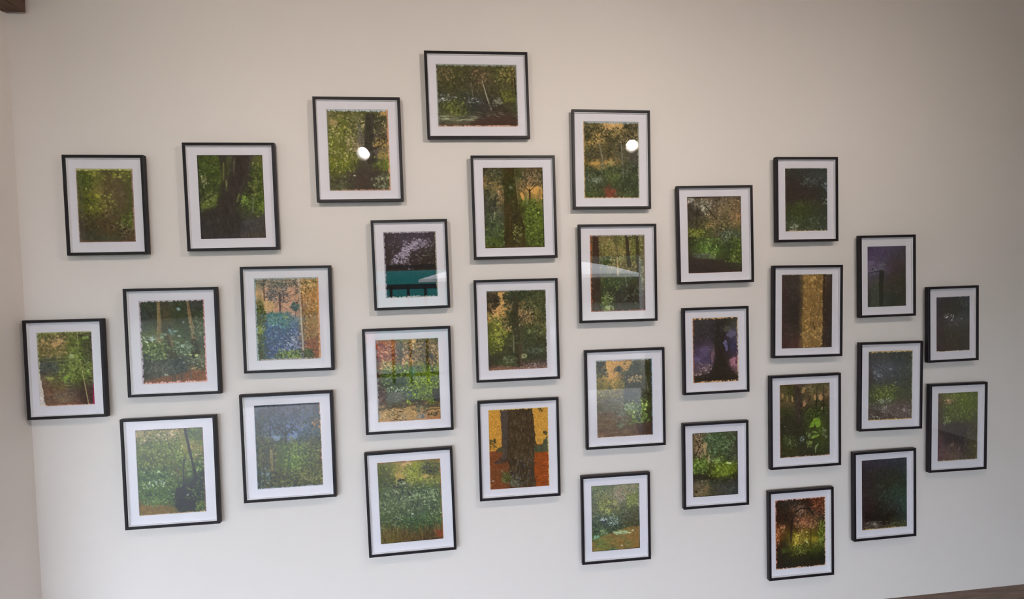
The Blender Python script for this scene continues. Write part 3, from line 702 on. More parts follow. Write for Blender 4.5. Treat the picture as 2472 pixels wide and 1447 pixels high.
def p17(a):
    a.g("""3f3c30 8a7045 384530 3a4830 454f2f
45402f c89a5c 3a4630 404a30 4a5530
554a32 d0a060 404030 90804f 454a2c
5a4a30 c89a58 3f4030 857a48 40452c
c89a58 a88a4c 3c3c2c 75683c 424a2c
5a5c2c b09850 3f3f2c 605c35 8a7a48
5c6228 808030 3f4230 4c5030 6a6840
626a28 5f6a2c 4a4c34 404a30 4a4a32
50582a 505a30 50503a 3c4630 42452f
4f5530 454a30 4c4a38 3a402f 45503a
3c3830 40482f 4a4535 3c3f30 3f3f34
3f342f 455030 453c30 4a4434 4a4440
85604a 7a5c4a 6a5040 7a6050 857070""")
    a.po([(.2,.02),(.3,.02),(.26,.14),(.38,.14),(.4,.2),(.24,.28),(.22,.36),(.2,.42),(.14,.42),(.04,.34),(.1,.24),(.2,.18)],'d0a262',.95,.02,.05)
    a.po([(.52,.16),(.62,.14),(.7,.24),(.72,.4),(.6,.4),(.53,.3)],'b08c58',.8,.03)
    a.lv(.02,.02,.2,.26,140,2.5,'3a3628 4a4030 2c2a20'); a.lv(.12,.06,.22,.24,40,2,'3a3426 2c2a20'); a.po([(.28,.03),(.6,.02),(.62,.14),(.46,.16),(.34,.14),(.28,.1)],'37442f',.95,.03)
    a.tr([(.3,.135,.02),(.38,.14,.01)],'2f3826'); a.tr([(.3,.18,.02),(.4,.15,.01)],'2f3826'); a.lv(.3,.1,.6,.2,60,2.5,'34402c 3f4a30 2c3424',2.6,-10)
    a.lv(.6,.02,.98,.3,260,2.6,'3c4a2c 4c5c34 2f3a24 5c6a3c'); a.lv(.53,.2,.78,.42,150,2.2,'3a3a26 c09c68 2f3020 4c4830 b08c5c')
    a.tr([(.48,.1,.1),(.47,.4,.11),(.5,.7,.09),(.52,.95,.1)],'3f3a2b',.22,.85); a.lv(.24,.24,.46,.48,170,2.4,'343c26 40482c 2a3020 4a5030'); a.tr([(.44,.14,.012),(.4,.24,.01)],'8c846a',.1,.8)
    a.el(.86,.42,.05,.035,'d0a464',.85); a.lv(.75,.34,.98,.55,120,2.3,'3c402a 6f7444 4c5434 2f3222'); a.lv(.3,.44,.4,.5,20,2.4,'d0a860 b89450'); a.lv(.65,.48,.92,.56,50,2.4,'6f8a44 86a058 4c6434')
    a.lv(.04,.36,.22,.72,220,2.5,'6a7a2c 8a942f 4c5a26 5c6a2a'); a.lv(.14,.4,.28,.66,90,2.5,'8f9832 a4a83c'); a.lv(.24,.5,.98,.88,360,2.4,'3f4c30 34402a 4c5838 586444 2c3424')
    a.tr([(.44,.56,.012),(.43,.78,.014)],'9c9478',.15,.8); a.tr([(.54,.66,.05),(.56,.95,.06)],'5a4838',.2,.6); a.lv(.56,.8,.64,.85,14,2.4,'b0b478'); a.lv(.26,.82,.46,.93,80,2.5,'5c7044 748854 3c4a30'); a.lv(.7,.74,.9,.8,40,2.5,'4f6a4c 607c5c')
    a.po([(.02,.97),(.2,.955),(.4,.97),(.6,.95),(.98,.92),(.98,1),(.02,1)],'8a6454',.6,.02); a.lv(.6,.92,.98,.98,60,2,'94807c 58444c a08c88')
    a.ed('8a9494 2','b0aaa8 1.8','a88078 2','241c1c 1.6', rough=.9)
def p18(a):
    a.g("""403a38 3f3b3a 363230 3c3a34
3c3838 3f3d3e 332f2c 4a4c40
3c3a3a 383534 322e2b 55505c
383436 3f363c 322d2a 4a4560
403844 564a5c 322d28 403c54
463e58 54485f 352e2a 4a3c54
54485f 4f4560 302c25 7a5a66
5f4d58 6a5a60 302c24 8a6070
45383c 453c38 302c24 55443f
332d28 322e27 302c24 322d26""",.12)
    a.el(.75,.18,.09,.05,'5a5e4c',.7); a.el(.86,.27,.1,.07,'66607c',.8); a.el(.72,.44,.045,.09,'74709c',.8); a.el(.9,.46,.1,.08,'403c58',.85); a.el(.89,.7,.1,.085,'a87484',.85); a.el(.96,.67,.03,.05,'5c2438',.8)
    a.el(.26,.52,.1,.1,'685878',.6); a.el(.1,.64,.08,.05,'685c80',.7); a.el(.44,.58,.05,.12,'7c6064',.85); a.tr([(.38,.55,.012),(.375,.85,.012)],'2c2428'); a.lv(.04,.68,.36,.9,50,2.2,'b08c94 7c6068 30282a c0a098')
    a.po([(.52,.05),(.6,.3),(.62,.5),(.72,.66),(.82,.82),(.98,.88),(.98,.99),(.05,.99),(.05,.92),(.4,.84),(.5,.6),(.46,.4)],'302b25',.85,.03); a.lv(.1,.05,.6,.4,90,2.4,'46444a 3a3838 34302f')
    a.ed('d4a878 3','d8ba94 2.6','d0a070 3.2','a05c38 3.2', rough=.9); a.ed('5c3c2c .8','50382c .7','6a3c24 1','e0b488 1.2', rough=.9)
def p19(a):
    a.g("""3c3c34 3f423a 353c38 3a423a
3c3c3f 3f4240 363b3a 384235
403c44 4c4f54 3f4446 384238
403a3a 4a4c50 40444a 3a4236
3c3836 3f423c 3c423c 3a4434
3c4030 4c5a30 44502f 384034
3c4032 45552c 404a30 3c3c30
484038 504f40 574840 4c403a
504540 564c44 5a4a44 504540
55484a 5a5048 5c4c48 564840""",.14)
    a.lv(.05,.1,.98,.5,150,2.2,'343a38 485052 3c4440 5a6064'); a.lv(.12,.22,.3,.4,30,2.2,'8c98a8 6a7480'); a.el(.48,.27,.06,.02,'7c868e',.7); a.el(.6,.46,.02,.012,'a8a8a8',.8); a.tr([(.35,.02,.02),(.34,.15,.02)],'5a6054',.2,.6)
    a.lv(.1,.5,.6,.72,200,2.3,'4c6028 5f7c2c 36441f 7c9c3c'); a.lv(.6,.3,.98,.65,90,2.4,'3c4830 344028'); a.lv(.28,.69,.5,.74,22,2,'a8b098 7c8470',2.4,-8)
    a.lv(.08,.76,.95,.97,120,2.4,'6c5a52 4c403a 7c6c64 5c4a44'); a.lv(.3,.8,.42,.88,14,2,'a09484'); a.lv(.75,.83,.85,.88,12,2,'a89c94'); a.lv(.12,.92,.25,.97,22,2,'a8a48c 2c2824')
    a.ed('b89c6c 3.6','8a9468 2','c8a860 2.6','8a7058 1.2', rough=.8)
def p20(a):
    a.g("""5a5238 50602c 4c6428 466430
554a38 6a5a38 506828 4c642c
4a4035 4f5a2c 506428 48602a
483e35 4f5c30 4c5a2a 4a562c
463c38 4c5230 464a2f 454a30
443a38 42403a 403c36 454234
463c3c 3f3a38 3c3734 454034
503e40 403a3a 3f3838 4a4634
553f44 4c4240 423a38 4f4a35
5c4448 5f4f42 46403c 504a38
5f464c 5a483f 4a403a 554c38""",.16)
    a.lv(.2,.02,.98,.4,300,2.4,'4a6a26 5c7c2c 3c5420 6f8c34 486028'); a.lv(.16,.1,.32,.17,30,2.4,'b08c5c 94744c'); a.lv(.15,.34,.3,.46,30,2,'8aa060 6a8048'); a.lv(.3,.02,.5,.1,20,2.2,'7c9038')
    a.po([(.15,.5),(.3,.44),(.55,.42),(.68,.55),(.7,.75),(.6,.9),(.5,.72),(.2,.75)],'3a3534',.6,.04); a.el(.38,.78,.08,.05,'7a6650',.6); a.lv(.7,.55,.98,.95,80,2.4,'55502f 4a4a2c 60583a'); a.st(.1,.78,.7,.98,50,8,'5c4a44 443a38 6c5850',1.1,.5)
    a.ed('6a6448 1','6f7c50 1.4','a89c7c 2.2','7c5060 1.8', rough=.9)
def p21(a):
    a.g("""8a4a30 a86038 6a6a4a b8905c 6f5a35 5a5030
8f4028 a86038 75684a d0a868 7a6438 a08050
8a3c24 a05a35 6a5840 c89c64 6a5c30 80683c
80381f 8a4c2c 6f5a3c c89a68 606028 c09058
70402a a08a48 6a5a38 a88a50 5a6a28 b08850
5a4030 5a7a38 3f5a30 3f7a50 557828 6a6a30
50382c 4c7038 35502f 446a3a 608a28 5a6a28
4a3028 405038 304a30 345040 5f9028 506028
5a3c30 54604f 566050 2f5054 5a8028 4a4a28
55483f 606658 606658 38504c 50682a 3f3828
5f5040 505045 5a503f 48403a 5f5038 6a5535
b08c5c b08e58 b08e58 b08856 9a7c50 b08858
b4905c b49460 b4905a b48c5a b08a60 a87c55
a07048 a8804f b08858 b08a5a a87850 a06a48""")
    a.lv(.05,.03,.3,.3,150,2.3,'c87848 7c3420 a85c34 6a2c1c d8905c e0a070'); a.lv(.33,.02,.42,.38,90,2.2,'3c4a38 5c6048 2f3a2c 7c7c5c'); a.el(.45,.24,.05,.12,'cc9c68',.85); a.el(.6,.07,.09,.05,'d4a868',.85); a.lv(.42,.02,.56,.3,80,2,'4a4030 c89c68 6a5838 3a3428')
    a.lv(.56,.03,.98,.36,420,2.2,'4a4424 6a5a30 3a3820 c89c60 7c6a38 302c1c 5c5a28'); a.el(.88,.3,.1,.06,'c4945c',.75); a.lv(.8,.2,.98,.4,70,2,'3c3820 55482a 2f2a1c'); a.tr([(.4,.1,.02),(.39,.36,.025)],'4a4030',.2,.8)
    a.lv(.1,.27,.3,.38,80,2.4,'c8a450 a8883c d8b868'); a.lv(.1,.35,.52,.6,330,2.5,'4c7c34 3a5c2c 6a9c40 2c4426 88b44c'); a.el(.34,.52,.12,.08,'2f4a30',.75); a.lv(.16,.57,.5,.62,40,2.2,'8ab878 a8c898 2c3a2c')
    a.lv(.5,.34,.98,.78,560,2.5,'5c8c24 78b42c 44701c 9ccc40 304c16 68a028'); a.el(.94,.7,.08,.1,'3a3424',.8); a.el(.56,.4,.05,.08,'4a9070',.55)  # teal oval paints a terrace reflection into the print
    a.lv(.03,.6,.14,.78,60,2.4,'5a3428 402420 7c5040'); a.el(.28,.72,.15,.07,'646c5c',.75,.3); a.st(.15,.68,.42,.8,40,6,'7c8474 566050',1,.4,10)
    a.po([(.0,.84),(.2,.8),(.45,.78),(.6,.8),(1,.82),(1,.86),(.4,.84),(.0,.88)],'4c443a',.75,.02); a.po([(.02,.86),(.5,.82),(.6,.82),(.6,.97),(.02,.99)],'b89460',.75,.02,.06); a.lv(.04,.84,.6,.97,130,2,'3c3424 7c6c48 d4b078 544830',2.4,0,.7); a.lv(.6,.8,.8,.9,50,2.4,'6c6c4c 4c4430 8a7c54')
    a.tr([(.7,.9,.012),(.85,.87,.012),(.98,.87,.01)],'3c3022'); a.lv(.8,.9,.95,.94,26,2,'3c3422 5c5a3c'); a.lv(.64,.9,.75,.96,20,2.4,'6c706c 8a8a7c')
    a.ed('a8a890 1.6','7c7c48 1.4','c89074 1.8','8c9090 3', rough=.7)
def p22(a):
    a.g("""6a6a60 c09450 c8964f 6a5a38 50503f
60603f c8984a 605a38 46452c 35382c
5a5c45 d0a050 505035 3c3f2a 3a3c30
7c6c34 c89a44 7c602a 504a32 45432f
6f6424 9a7c34 b08840 3f3f28 40402f
746a28 786e28 6c6029 3f3f28 34352a
605c34 686038 5c5438 3c4028 3f4530
6c6248 68624c 6c6244 4a5a28 406028
5c5c4c 646450 6c6648 507a2a 4a702f
706050 706050 666048 4a7a28 44582c
746450 74644e 6c624c 4f5a28 3f4028
786654 746450 6c604a 5a4a38 45342a
7a6452 766250 6c5a48 5f4838 4a3428
806450 7a604c 725c46 5a4030 4a342a""",.12)
    a.po([(.18,.03),(.66,.03),(.58,.14),(.46,.16),(.4,.14),(.36,.23),(.18,.23)],'cc9a50',.9,.01,.04); a.po([(.2,.26),(.44,.26),(.42,.34),(.34,.42),(.26,.34)],'c89c48',.85,.02,.05)
    a.lv(.02,.03,.16,.23,130,2.4,'3c4030 505440 2f3428'); a.lv(.16,.12,.2,.2,10,2.2,'3c4030'); a.el(.4,.12,.035,.05,'37402c',.95,.4)
    for k in range(11):
        t = math.radians(-200+k*22)
        a.tr([(.4,.155,.012),(.4+.06*math.cos(t),.15+.045*math.sin(t)-.012,.016),(.4+.105*math.cos(t),.155+.07*math.sin(t)+.012,.008)],'2c3422',.1,.95)
    a.po([(.6,.1),(.72,.03),(.98,.02),(.98,.86),(.72,.82),(.62,.64),(.5,.6),(.48,.3)],'3a3d29',.92,.03); a.lv(.5,.04,.97,.56,420,2.4,'33381f 454a2c 2a2f20 555a38 3c4a28'); a.lv(.55,.22,.8,.3,50,2,'c09858 b08c50 8a7040'); a.lv(.38,.24,.48,.36,40,2.2,'7c6c2c 5c5224')
    a.tr([(.88,.24,.01),(.92,.42,.012)],'a09c88',.1,.7); a.lv(.03,.28,.45,.5,170,2.6,'7c7028 94842c 605820'); a.st(.03,.5,.48,.6,60,7,'5c5c44 484c3c 78745c',1.1,.5,0)
    a.lv(.55,.54,.88,.82,260,2.6,'58982c 74bc3c 3f6e22 9cd85c 2f4c1c'); a.tr([(.57,.52,.008),(.6,.62,.01)],'8ab068',.1,.8); a.lv(.5,.58,.64,.66,30,2.4,'90b070 6a8a50'); a.lv(.36,.66,.5,.86,60,3,'8a9078 6c745c 74805c')
    a.st(.03,.68,.62,.98,110,9,'6c5a48 80705c 5c4c40',1.1,.35,2); a.po([(.68,.84),(.98,.82),(.98,1),(.76,1)],'4a372c',.9,.01)
    a.ed('a8acb0 3.2','5c86a8 2.2','b89880 1.8','a0a498 1.5', rough=.7)
def p23(a):
    a.g("""5a4f34 4f4a2c 4a3f34 6a5c3c 50502f 5c4f34
60523c 4a4a2c 483d36 80704a 58502f 806a48
70603c 504c30 463b35 6a5c3c 80684a 75603f
504830 605038 443a34 5f5038 40402a 5c4c38
40402a 45452c 403830 403c2c 38402a 484030
38382c 3c3a2c 3c382f 384028 38442a 3c3a2c
35352a 38382a 38362c 3f4a28 485f28 38382a
36352a 38382c 38362a 404a28 46602a 36382a
37382a 3a3c2a 38382c 3c4428 3f5028 38402a
3c402a 3f462c 36382a 38382a 3c4a28 38402a
3a3a28 3c4228 3a3c2a 34352a 384428 36382a
3a3228 3a3828 36352a 34332a 343a28 35342a""",.16)
    a.lv(.03,.02,.98,.35,200,2.3,'3c3c22 50502c 2f2f1f 64583c'); a.el(.48,.09,.05,.035,'b08c58',.85); a.el(.48,.27,.05,.05,'a8805a',.85); a.el(.81,.2,.06,.06,'b88c60',.85); a.el(.71,.17,.03,.06,'b48c5c',.85); a.el(.26,.2,.025,.06,'b09058',.8); a.el(.07,.16,.03,.05,'b08a5c',.8); a.el(.15,.2,.02,.05,'94784c',.7); a.el(.84,.35,.02,.02,'b09c70',.8)
    a.tr([(.35,.0,.08),(.36,.5,.1)],'443a33',.2,.8); a.tr([(.74,.05,.02),(.73,.35,.02)],'2f2a20',.2,.8); a.tr([(.87,.05,.03),(.87,.4,.03)],'332c22',.2,.7)
    a.lv(.5,.34,.9,.5,110,2.4,'3f6428 4c7c2c 345020 2c3c1c'); a.lv(.05,.4,.95,.97,220,2.4,'30321f 3c4428 2a2a22 46522c',1.7,None,.6)
    a.po([(.58,.6),(.62,.54),(.68,.49),(.74,.47),(.8,.5),(.82,.55),(.79,.6),(.73,.6),(.7,.56),(.66,.6)],'66a83a',.97,.012,.14); a.tr([(.7,.5,.01),(.69,.58,.008)],'4c8428'); a.po([(.6,.68),(.7,.65),(.76,.68),(.68,.67)],'7caa5c',.9,.01); a.po([(.6,.75),(.66,.71),(.78,.7),(.79,.72),(.7,.74),(.64,.76)],'74b048',.95,.012); a.lv(.55,.66,.62,.74,12,2.4,'6c8a50'); a.lv(.54,.78,.64,.86,20,2.4,'5c8434 78a048'); a.po([(.7,.9),(.71,.85),(.78,.82),(.74,.88),(.7,.95)],'7c9c64',.9,.01); a.lv(.83,.6,.92,.76,26,2.2,'5c7440 74885c',2.4,80)
    a.lv(.08,.7,.32,.84,60,2.4,'4c6434 6a8048 34401f'); a.el(.1,.57,.02,.01,'94a8a8',.7); a.lv(.38,.72,.48,.78,14,2.2,'5c7468 6c8478')
    a.ed('6c4030 1.6','3a342c 1.4','a8846c 2.2','8a4c3c 2.2', rough=.9)
def p24(a):
    a.g("""3a3f48 454a58 4a4c5c 4f5060 50505a 45464c
34424a 3c4450 404854 4c5464 505868 484c50
30403c 485a74 3f4c5c 50587a 4a5470 465248
34402c 586a88 40504c 5f6a88 505c74 4c5444
404428 586258 3a4844 5c6a80 445a6c 445040
3c4426 4a5230 405030 50602f 505838 4c5230
3f4828 545434 4a6a2c 50782c 505a2c 4c4c2a
4a4a34 5a5438 44602c 50782c 566028 52502c
38482f 565034 4a6030 507430 5a5a2c 504a2c
34442f 4a4f30 50582c 4c5a28 56542c 545230
3a4a30 454c2c 4f5030 4a4c28 50502a 565830
3c4838 4a5234 4c5030 484c28 4c4e2a 4c5030""",.18)
    a.lv(.05,.03,.98,.13,110,2.4,'3c4048 50525c 44464c 30343c'); a.el(.3,.28,.2,.1,'66769c',.5); a.el(.6,.33,.2,.12,'66749c',.5); a.el(.3,.4,.1,.04,'90a4c0',.7); a.el(.55,.4,.16,.05,'7c90b4',.6)
    a.lv(.26,.14,.64,.32,260,2.2,'2f3a44 3c4a50 445450 28323a'); a.lv(.05,.1,.22,.36,120,2.6,'2c382c 343f30 3c4630'); a.tr([(.23,.06,.018),(.23,.38,.018)],'2a3038',.15,.9)
    a.tr([(.455,.34,.025),(.455,.54,.03)],'2f3430',.15); a.tr([(.45,.36,.02),(.32,.27,.012)],'2c3434'); a.tr([(.46,.36,.02),(.58,.27,.012)],'2c3434'); a.tr([(.455,.36,.015),(.47,.22,.01)],'2c3434'); a.lv(.64,.34,.78,.5,70,2.2,'2c3a3c 3c5048 34445c')
    a.lv(.66,.1,.97,.5,200,2.3,'34443c 46584c 5c6c58 2c3834 506050'); a.lv(.85,.2,.98,.3,14,2.3,'a86c38')
    a.lv(.04,.42,.3,.6,150,2.5,'4a5428 3a4422 5c6430'); a.lv(.3,.46,.98,.98,620,2.4,'55742c 6a8c34 465c26 34421f 7c8c3c 5c6030'); a.lv(.45,.5,.72,.74,160,2.3,'5f9a34 74b044 446c26'); a.lv(.05,.6,.3,.98,200,2.4,'5c5a34 3c4a2c 34402c 6c6c40')
    a.tr([(.23,.55,.05),(.235,.78,.035)],'85764c',.15,.85); a.lv(.6,.8,.98,.96,110,2.5,'6a6a34 58582c 7c7840'); a.lv(.05,.74,.18,.95,40,2,'6c8884 506c64')
    a.ed('30303c 2.6','c8a088 2','8c949c 2.2','5c7484 2', rough=.7); a.ed(None,None,None,'2c3c50 1')
def p25(a):
    a.g("""b09468 8a8048 7a7440 a08c50 5a6c2c 4a6a24
a8905c 76783c 6a7034 9c8c4c 4c6428 4c6c26
5c7030 5a702c 586c2c 6c7c34 808444 5c6c2c
56702c 586c2c 586c2c 5c7c30 a89050 6c6c34
506a2c 58642c 607030 548030 707c38 4c6028
4a6a30 486030 58682c 507028 5c6c38 3c5024
44703a 3f6c38 4a6c30 64642c 406434 344824
3c6c3c 3a6038 48702f 605c28 38543a 2c3c20
4a7434 4a7a34 487430 3c5428 2a3a24 30401f
3c5a30 407438 3c7034 2c4428 25322a 344c22
5c5830 4c6430 3c5c30 28402a 262f28 34481f
7c5c30 746034 6a5c34 34442c 2a3a30 3c5024
80602f 7a6030 745f34 3c4630 2f3f34 4c5024""",.18)
    a.lv(.03,.02,.62,.15,220,2.3,'c4a878 d0b484 5c6c2c 748440 4a5a26 b09858'); a.lv(.05,.12,.65,.48,420,2.2,'4c6a26 628434 7c9c40 3c5620 8aa04c'); a.lv(.76,.03,.98,.14,90,2.5,'46701f 589028 3a5c1c'); a.lv(.66,.2,.98,.38,110,2.2,'c8a868 a88c50 5c7c2c 7c9c40 44602a'); a.lv(.7,.34,.98,.55,130,2.4,'4c7c34 5c9040 3a5c28 88b860')
    a.tr([(.46,.12,.012),(.54,.3,.012),(.58,.46,.02),(.6,.62,.03)],'5c5434',.2,.8); a.tr([(.3,.36,.01),(.3,.48,.01)],'4c4828',.2,.7); a.tr([(.22,.36,.02),(.22,.5,.02)],'5c5c30',.2,.6)
    a.lv(.03,.48,.62,.82,480,2.4,'3c7434 4e8c3e 2c5c2c 70b060 264a22 467c30'); a.lv(.08,.6,.4,.68,24,2.2,'a8d8a0 88c088')
    a.tr([(.73,.02,.045),(.78,.25,.04),(.84,.5,.038),(.87,.63,.06)],'2f3224',.15,.98,.08); a.tr([(.7,.37,.02),(.68,.48,.02),(.675,.64,.018)],'2a2c20',.15,.95); a.tr([(.7,.38,.012),(.74,.37,.01)],'2a2c20')
    a.po([(.52,.8),(.58,.72),(.66,.66),(.74,.68),(.86,.76),(.9,.84),(.76,.9),(.6,.98),(.55,.92)],'232e28',.9,.025,.12); a.lv(.75,.66,.98,.86,110,2.5,'3c5c28 2c4420 527c38 1f2c1a'); a.el(.73,.79,.02,.01,'8aa08c',.9,.3); a.lv(.84,.86,.97,.96,50,2.4,'4a6a26 5c8430')
    a.po([(.03,.88),(.18,.87),(.4,.9),(.56,.93),(.56,.985),(.03,.985)],'7c6434',.85,.015); a.lv(.1,.78,.5,.88,130,2.4,'4c8c3c 3c6c30 649c4c')
    a.ed('5c4434 2.2','7c5c54 2.6','a8885c 2','4c5860 1.4', rough=.8); a.ed(None,None,None,'3c3430 1')
def p26(a):
    a.g("""7c6c44 74703c a08850 8c8434 6c6430 8a6c2c
5c6438 6c7034 a8904c 848c2c 5c6428 7c7430
505c34 5c6430 a89850 8c9830 8a8438 6c6c2c
4a5c30 545c34 485030 7c8430 a89048 707434
44602f 4c6038 38442f 546434 5c7434 5c642c
48683a 5c6c48 4c5c44 3c6438 48703c 50602c
4c6c3c 5c7048 587050 3f7040 4c7444 486838
506c40 4c6c40 4c6c44 486048 406040 487040
4c6c3c 486840 4c6840 446440 406848 406438
486438 446038 3f6840 38603c 446834 406030
545834 44502f 385c34 305c34 3f5c30 3c4c28
6c6434 68602f 5c5038 384f2f 3a3c28 5c3c2c
746834 706438 6c5638 54463a 4f4038 743f30
6c6438 645c38 64543c 5a4a40 50403c 6a4038""",.18)
    a.lv(.03,.03,.98,.32,420,2.3,'50602a 7c8430 a09c40 3c4826 b09c58 68742c'); a.el(.34,.18,.07,.05,'bc9c54',.75); a.el(.75,.2,.07,.035,'c0a058',.8); a.el(.48,.03,.1,.025,'c8a070',.7); a.lv(.68,.06,.97,.18,110,2.2,'3f4428 5c6034 2f3420'); a.lv(.44,.1,.68,.26,90,2.4,'8c9c30 a4ac3c')
    a.el(.37,.24,.07,.03,'2f3824',.9,.5); a.lv(.28,.25,.45,.3,20,2.6,'6a8454 809868',2.4,10); a.el(.3,.36,.06,.04,'94a074',.8); a.el(.33,.315,.05,.02,'333a2c',.8)
    a.lv(.03,.32,.98,.8,900,2.4,'4a7038 5c8444 3a5830 283c24 74985a 42603a 80a068'); a.lv(.5,.36,.98,.5,110,2.2,'7caa64 26341f 94bc7c'); a.lv(.35,.7,.95,.85,140,2.6,'3c6c34 4c8040 305428'); a.el(.52,.66,.02,.012,'b4d0b0',.8)
    a.st(.08,.42,.92,.75,40,9,'34442f 3c5038',.8,.5); a.po([(.02,.82),(.3,.84),(.55,.86),(.75,.84),(.98,.84),(.98,.99),(.02,.99)],'5f5338',.55,.03); a.st(.03,.8,.98,.98,150,9,'7c6c3c 5c5434 4c4434 6c5c3c',1.0,.5); a.el(.92,.93,.08,.06,'844434',.7)
    a.ed('8a5428 2.4','a8642c 2','3c3430 1.8','4c3c34 1.4', rough=.6)
def p27(a):
    a.g("""c48c38 c48c38 5c4a34 5a4834 5c4a38 c8943c c8943c
c48c38 c89038 5a4834 5c4a34 5a4a38 c8943c c8943c
c48c36 c48c38 58463a 584834 544438 c8903a c8943c
c08a36 c48a38 504438 564634 504034 c48c3c c89040
c08a38 c89044 504434 544634 4c3e32 b8843c b88840
8a5c34 7a5434 4c4038 50442f 4c3e34 4f5840 4f5840
985434 8a4c30 4c4434 4c402f 483c2f 944c28 985028
7a4a30 5c4430 4a4430 4c402f 443a2f 984a24 984a24
7c4828 804a2c 4a4030 4a402f 443c30 8c4422 984a24
74442a 644430 484234 484038 443a32 84401f 944824
6a3f28 544a2c 4c4c38 484234 443a30 7c3c20 8c4422
683c26 6a3c26 5c5a48 4c4838 4a4038 883f20 8c4422
703824 6c3822 5a5444 504638 5c4a40 8c4020 8c4020""",.08,14,.012)
    a.po([(-.02,.0),(.2,.0),(.21,.46),(.1,.52),(-.02,.52)],'c89038',.95,.006,.04); a.po([(.73,.0),(1.02,.0),(1.02,.4),(.92,.41),(.9,.46),(.8,.47),(.76,.38)],'cb953c',.95,.008,.04); a.po([(.72,.47),(.88,.48),(.92,.43),(.97,.37),(1.02,.37),(1.02,.57),(.74,.57)],'4c5640',.95,.012); a.po([(.1,.52),(.22,.45),(.24,.53),(.12,.54)],'4a4c34',.9,.01)
    a.po([(.74,.57),(1.02,.57),(1.02,1.01),(.76,1.01)],'97491f',.9,.008,.1); a.po([(-.02,.52),(.26,.53),(.32,.62),(.36,1.01),(-.02,1.01)],'7c4629',.75,.015,.12); a.po([(.05,.67),(.2,.6),(.32,.6),(.3,.66),(.15,.68)],'453a34',.75,.02)
    a.po([(.2,-.01),(.73,-.01),(.75,.15),(.77,.36),(.74,.5),(.76,.62),(.74,.8),(.78,1.01),(.32,1.01),(.34,.85),(.31,.64),(.2,.64),(.23,.5),(.21,.2)],'483b2b',.97,.012,.25); a.po([(.2,-.01),(.33,-.01),(.31,.4),(.3,.62),(.2,.64),(.23,.5)],'504844',.75,.01); a.st(.34,.02,.72,.98,260,6,'54452f 352d22 5c4c36 3f372a 645540',1.3,.5); a.st(.36,.1,.7,.95,16,3,'8c8070 7c6c58',1.0,.5)
    a.lv(.32,.62,.74,.9,60,2.6,'3c3834 54545a 484440'); a.lv(.36,.86,.48,.98,40,2.6,'74745c 5c5c48'); a.el(.27,.83,.07,.08,'4a4c28',.8); a.lv(.2,.78,.33,.92,40,2.4,'5c6c30 48582a 74804a'); a.el(.05,.89,.03,.01,'b09488',.8)
    a.lv(.02,.36,.12,.46,22,2.4,'3a3c28 2c2c1f',2.6,20); a.lv(.82,.01,.92,.05,12,2.2,'4a3c20',2.4,-30); a.lv(.9,.3,.98,.36,14,2.2,'3c3c28',2,80); a.tr([(.02,.38,.012),(.03,.5,.012)],'33301f')
    a.st(.76,.6,.98,.98,40,9,'a85428 84401f',1.2,.5,0)
    a.ed('e0b860 2.2','d8b468 2','8a4028 1.4','c09058 1.6', rough=.7)
def p28(a):
    a.g("""6a8044 5c8048 607848 848058 a08860 9a8054
607850 5c7448 60744c 8c7c5c 747844 6c7840
606c50 80804c 787450 887860 647038 747c34
50604c 707840 747844 847860 586438 70782c
586c50 788040 646c44 6c6848 505c34 5c6830
545c4c 5c7040 606c40 586038 50582f 545430
4c5c48 505c44 4c6440 4c5c38 48502c 54482c
3f5444 405448 4a544c 465c40 444f2c 4a402c
385a40 3a5040 485050 445838 464a2c 463c26
34583c 366038 3f5c40 406034 6c6c38 8a6838
40683c 487038 706c3c 808850 90703c 94703c
5c7c38 687c38 80703a 886c3c 846c3c 987040
70743a 6f7c38 7c7038 847040 7c743c 94703e
8c6c38 787440 5c7c44 8a6c3c 90703f 906c40""",.16)
    a.lv(.03,.02,.98,.62,620,2.2,'5c7848 788c4c 445438 94945c 54683c 687c58 3c4a34'); a.lv(.45,.05,.98,.3,110,2.2,'b0946c a08860 8a7854'); a.lv(.2,.22,.5,.4,80,2.3,'98983c acac50'); a.lv(.75,.15,.98,.34,110,2.3,'788c2c 8ca038 5c6c28')
    a.tr([(.43,.02,.012),(.44,.3,.018),(.46,.42,.02)],'4c4834',.2,.85); a.tr([(.46,.42,.012),(.53,.33,.008)],'4c4430'); a.tr([(.48,.15,.02),(.49,.35,.02)],'a08864',.15,.5)
    a.lv(.65,.42,.98,.66,150,2.6,'4a4a2a 3c3c24 5c5830'); a.lv(.03,.5,.62,.8,330,2.4,'38583c 2f4638 466c48 5c8058 2a3a34'); a.el(.27,.55,.04,.035,'34384a',.85); a.lv(.2,.5,.32,.54,8,2.2,'c0d0cc'); a.lv(.35,.5,.55,.6,30,2.2,'7ca08c 94b4a0'); a.lv(.15,.68,.3,.74,22,2.3,'84b878 6aa060'); a.lv(.05,.76,.15,.82,16,2.3,'70c090')
    a.po([(.02,.84),(.3,.76),(.55,.7),(.7,.67),(.98,.65),(.98,.985),(.02,.985)],'8c6c3c',.75,.02,.08); a.lv(.05,.8,.4,.95,130,3,'6c8440 5c7c38 807c40',2.4,0,.55); a.lv(.4,.82,.85,.96,80,3,'747840 5c7038 8a7440',2.4,0,.5); a.lv(.5,.71,.74,.75,50,2.6,'9ccc88 84b870 b4d8a0',2.2,0); a.el(.62,.93,.02,.008,'d0d0c8',.8); a.el(.42,.98,.06,.02,'2c8470',.7)
    a.ed('34342c 1.8','2c4440 2','2c302c 2','4a3428 1.8', rough=.4)
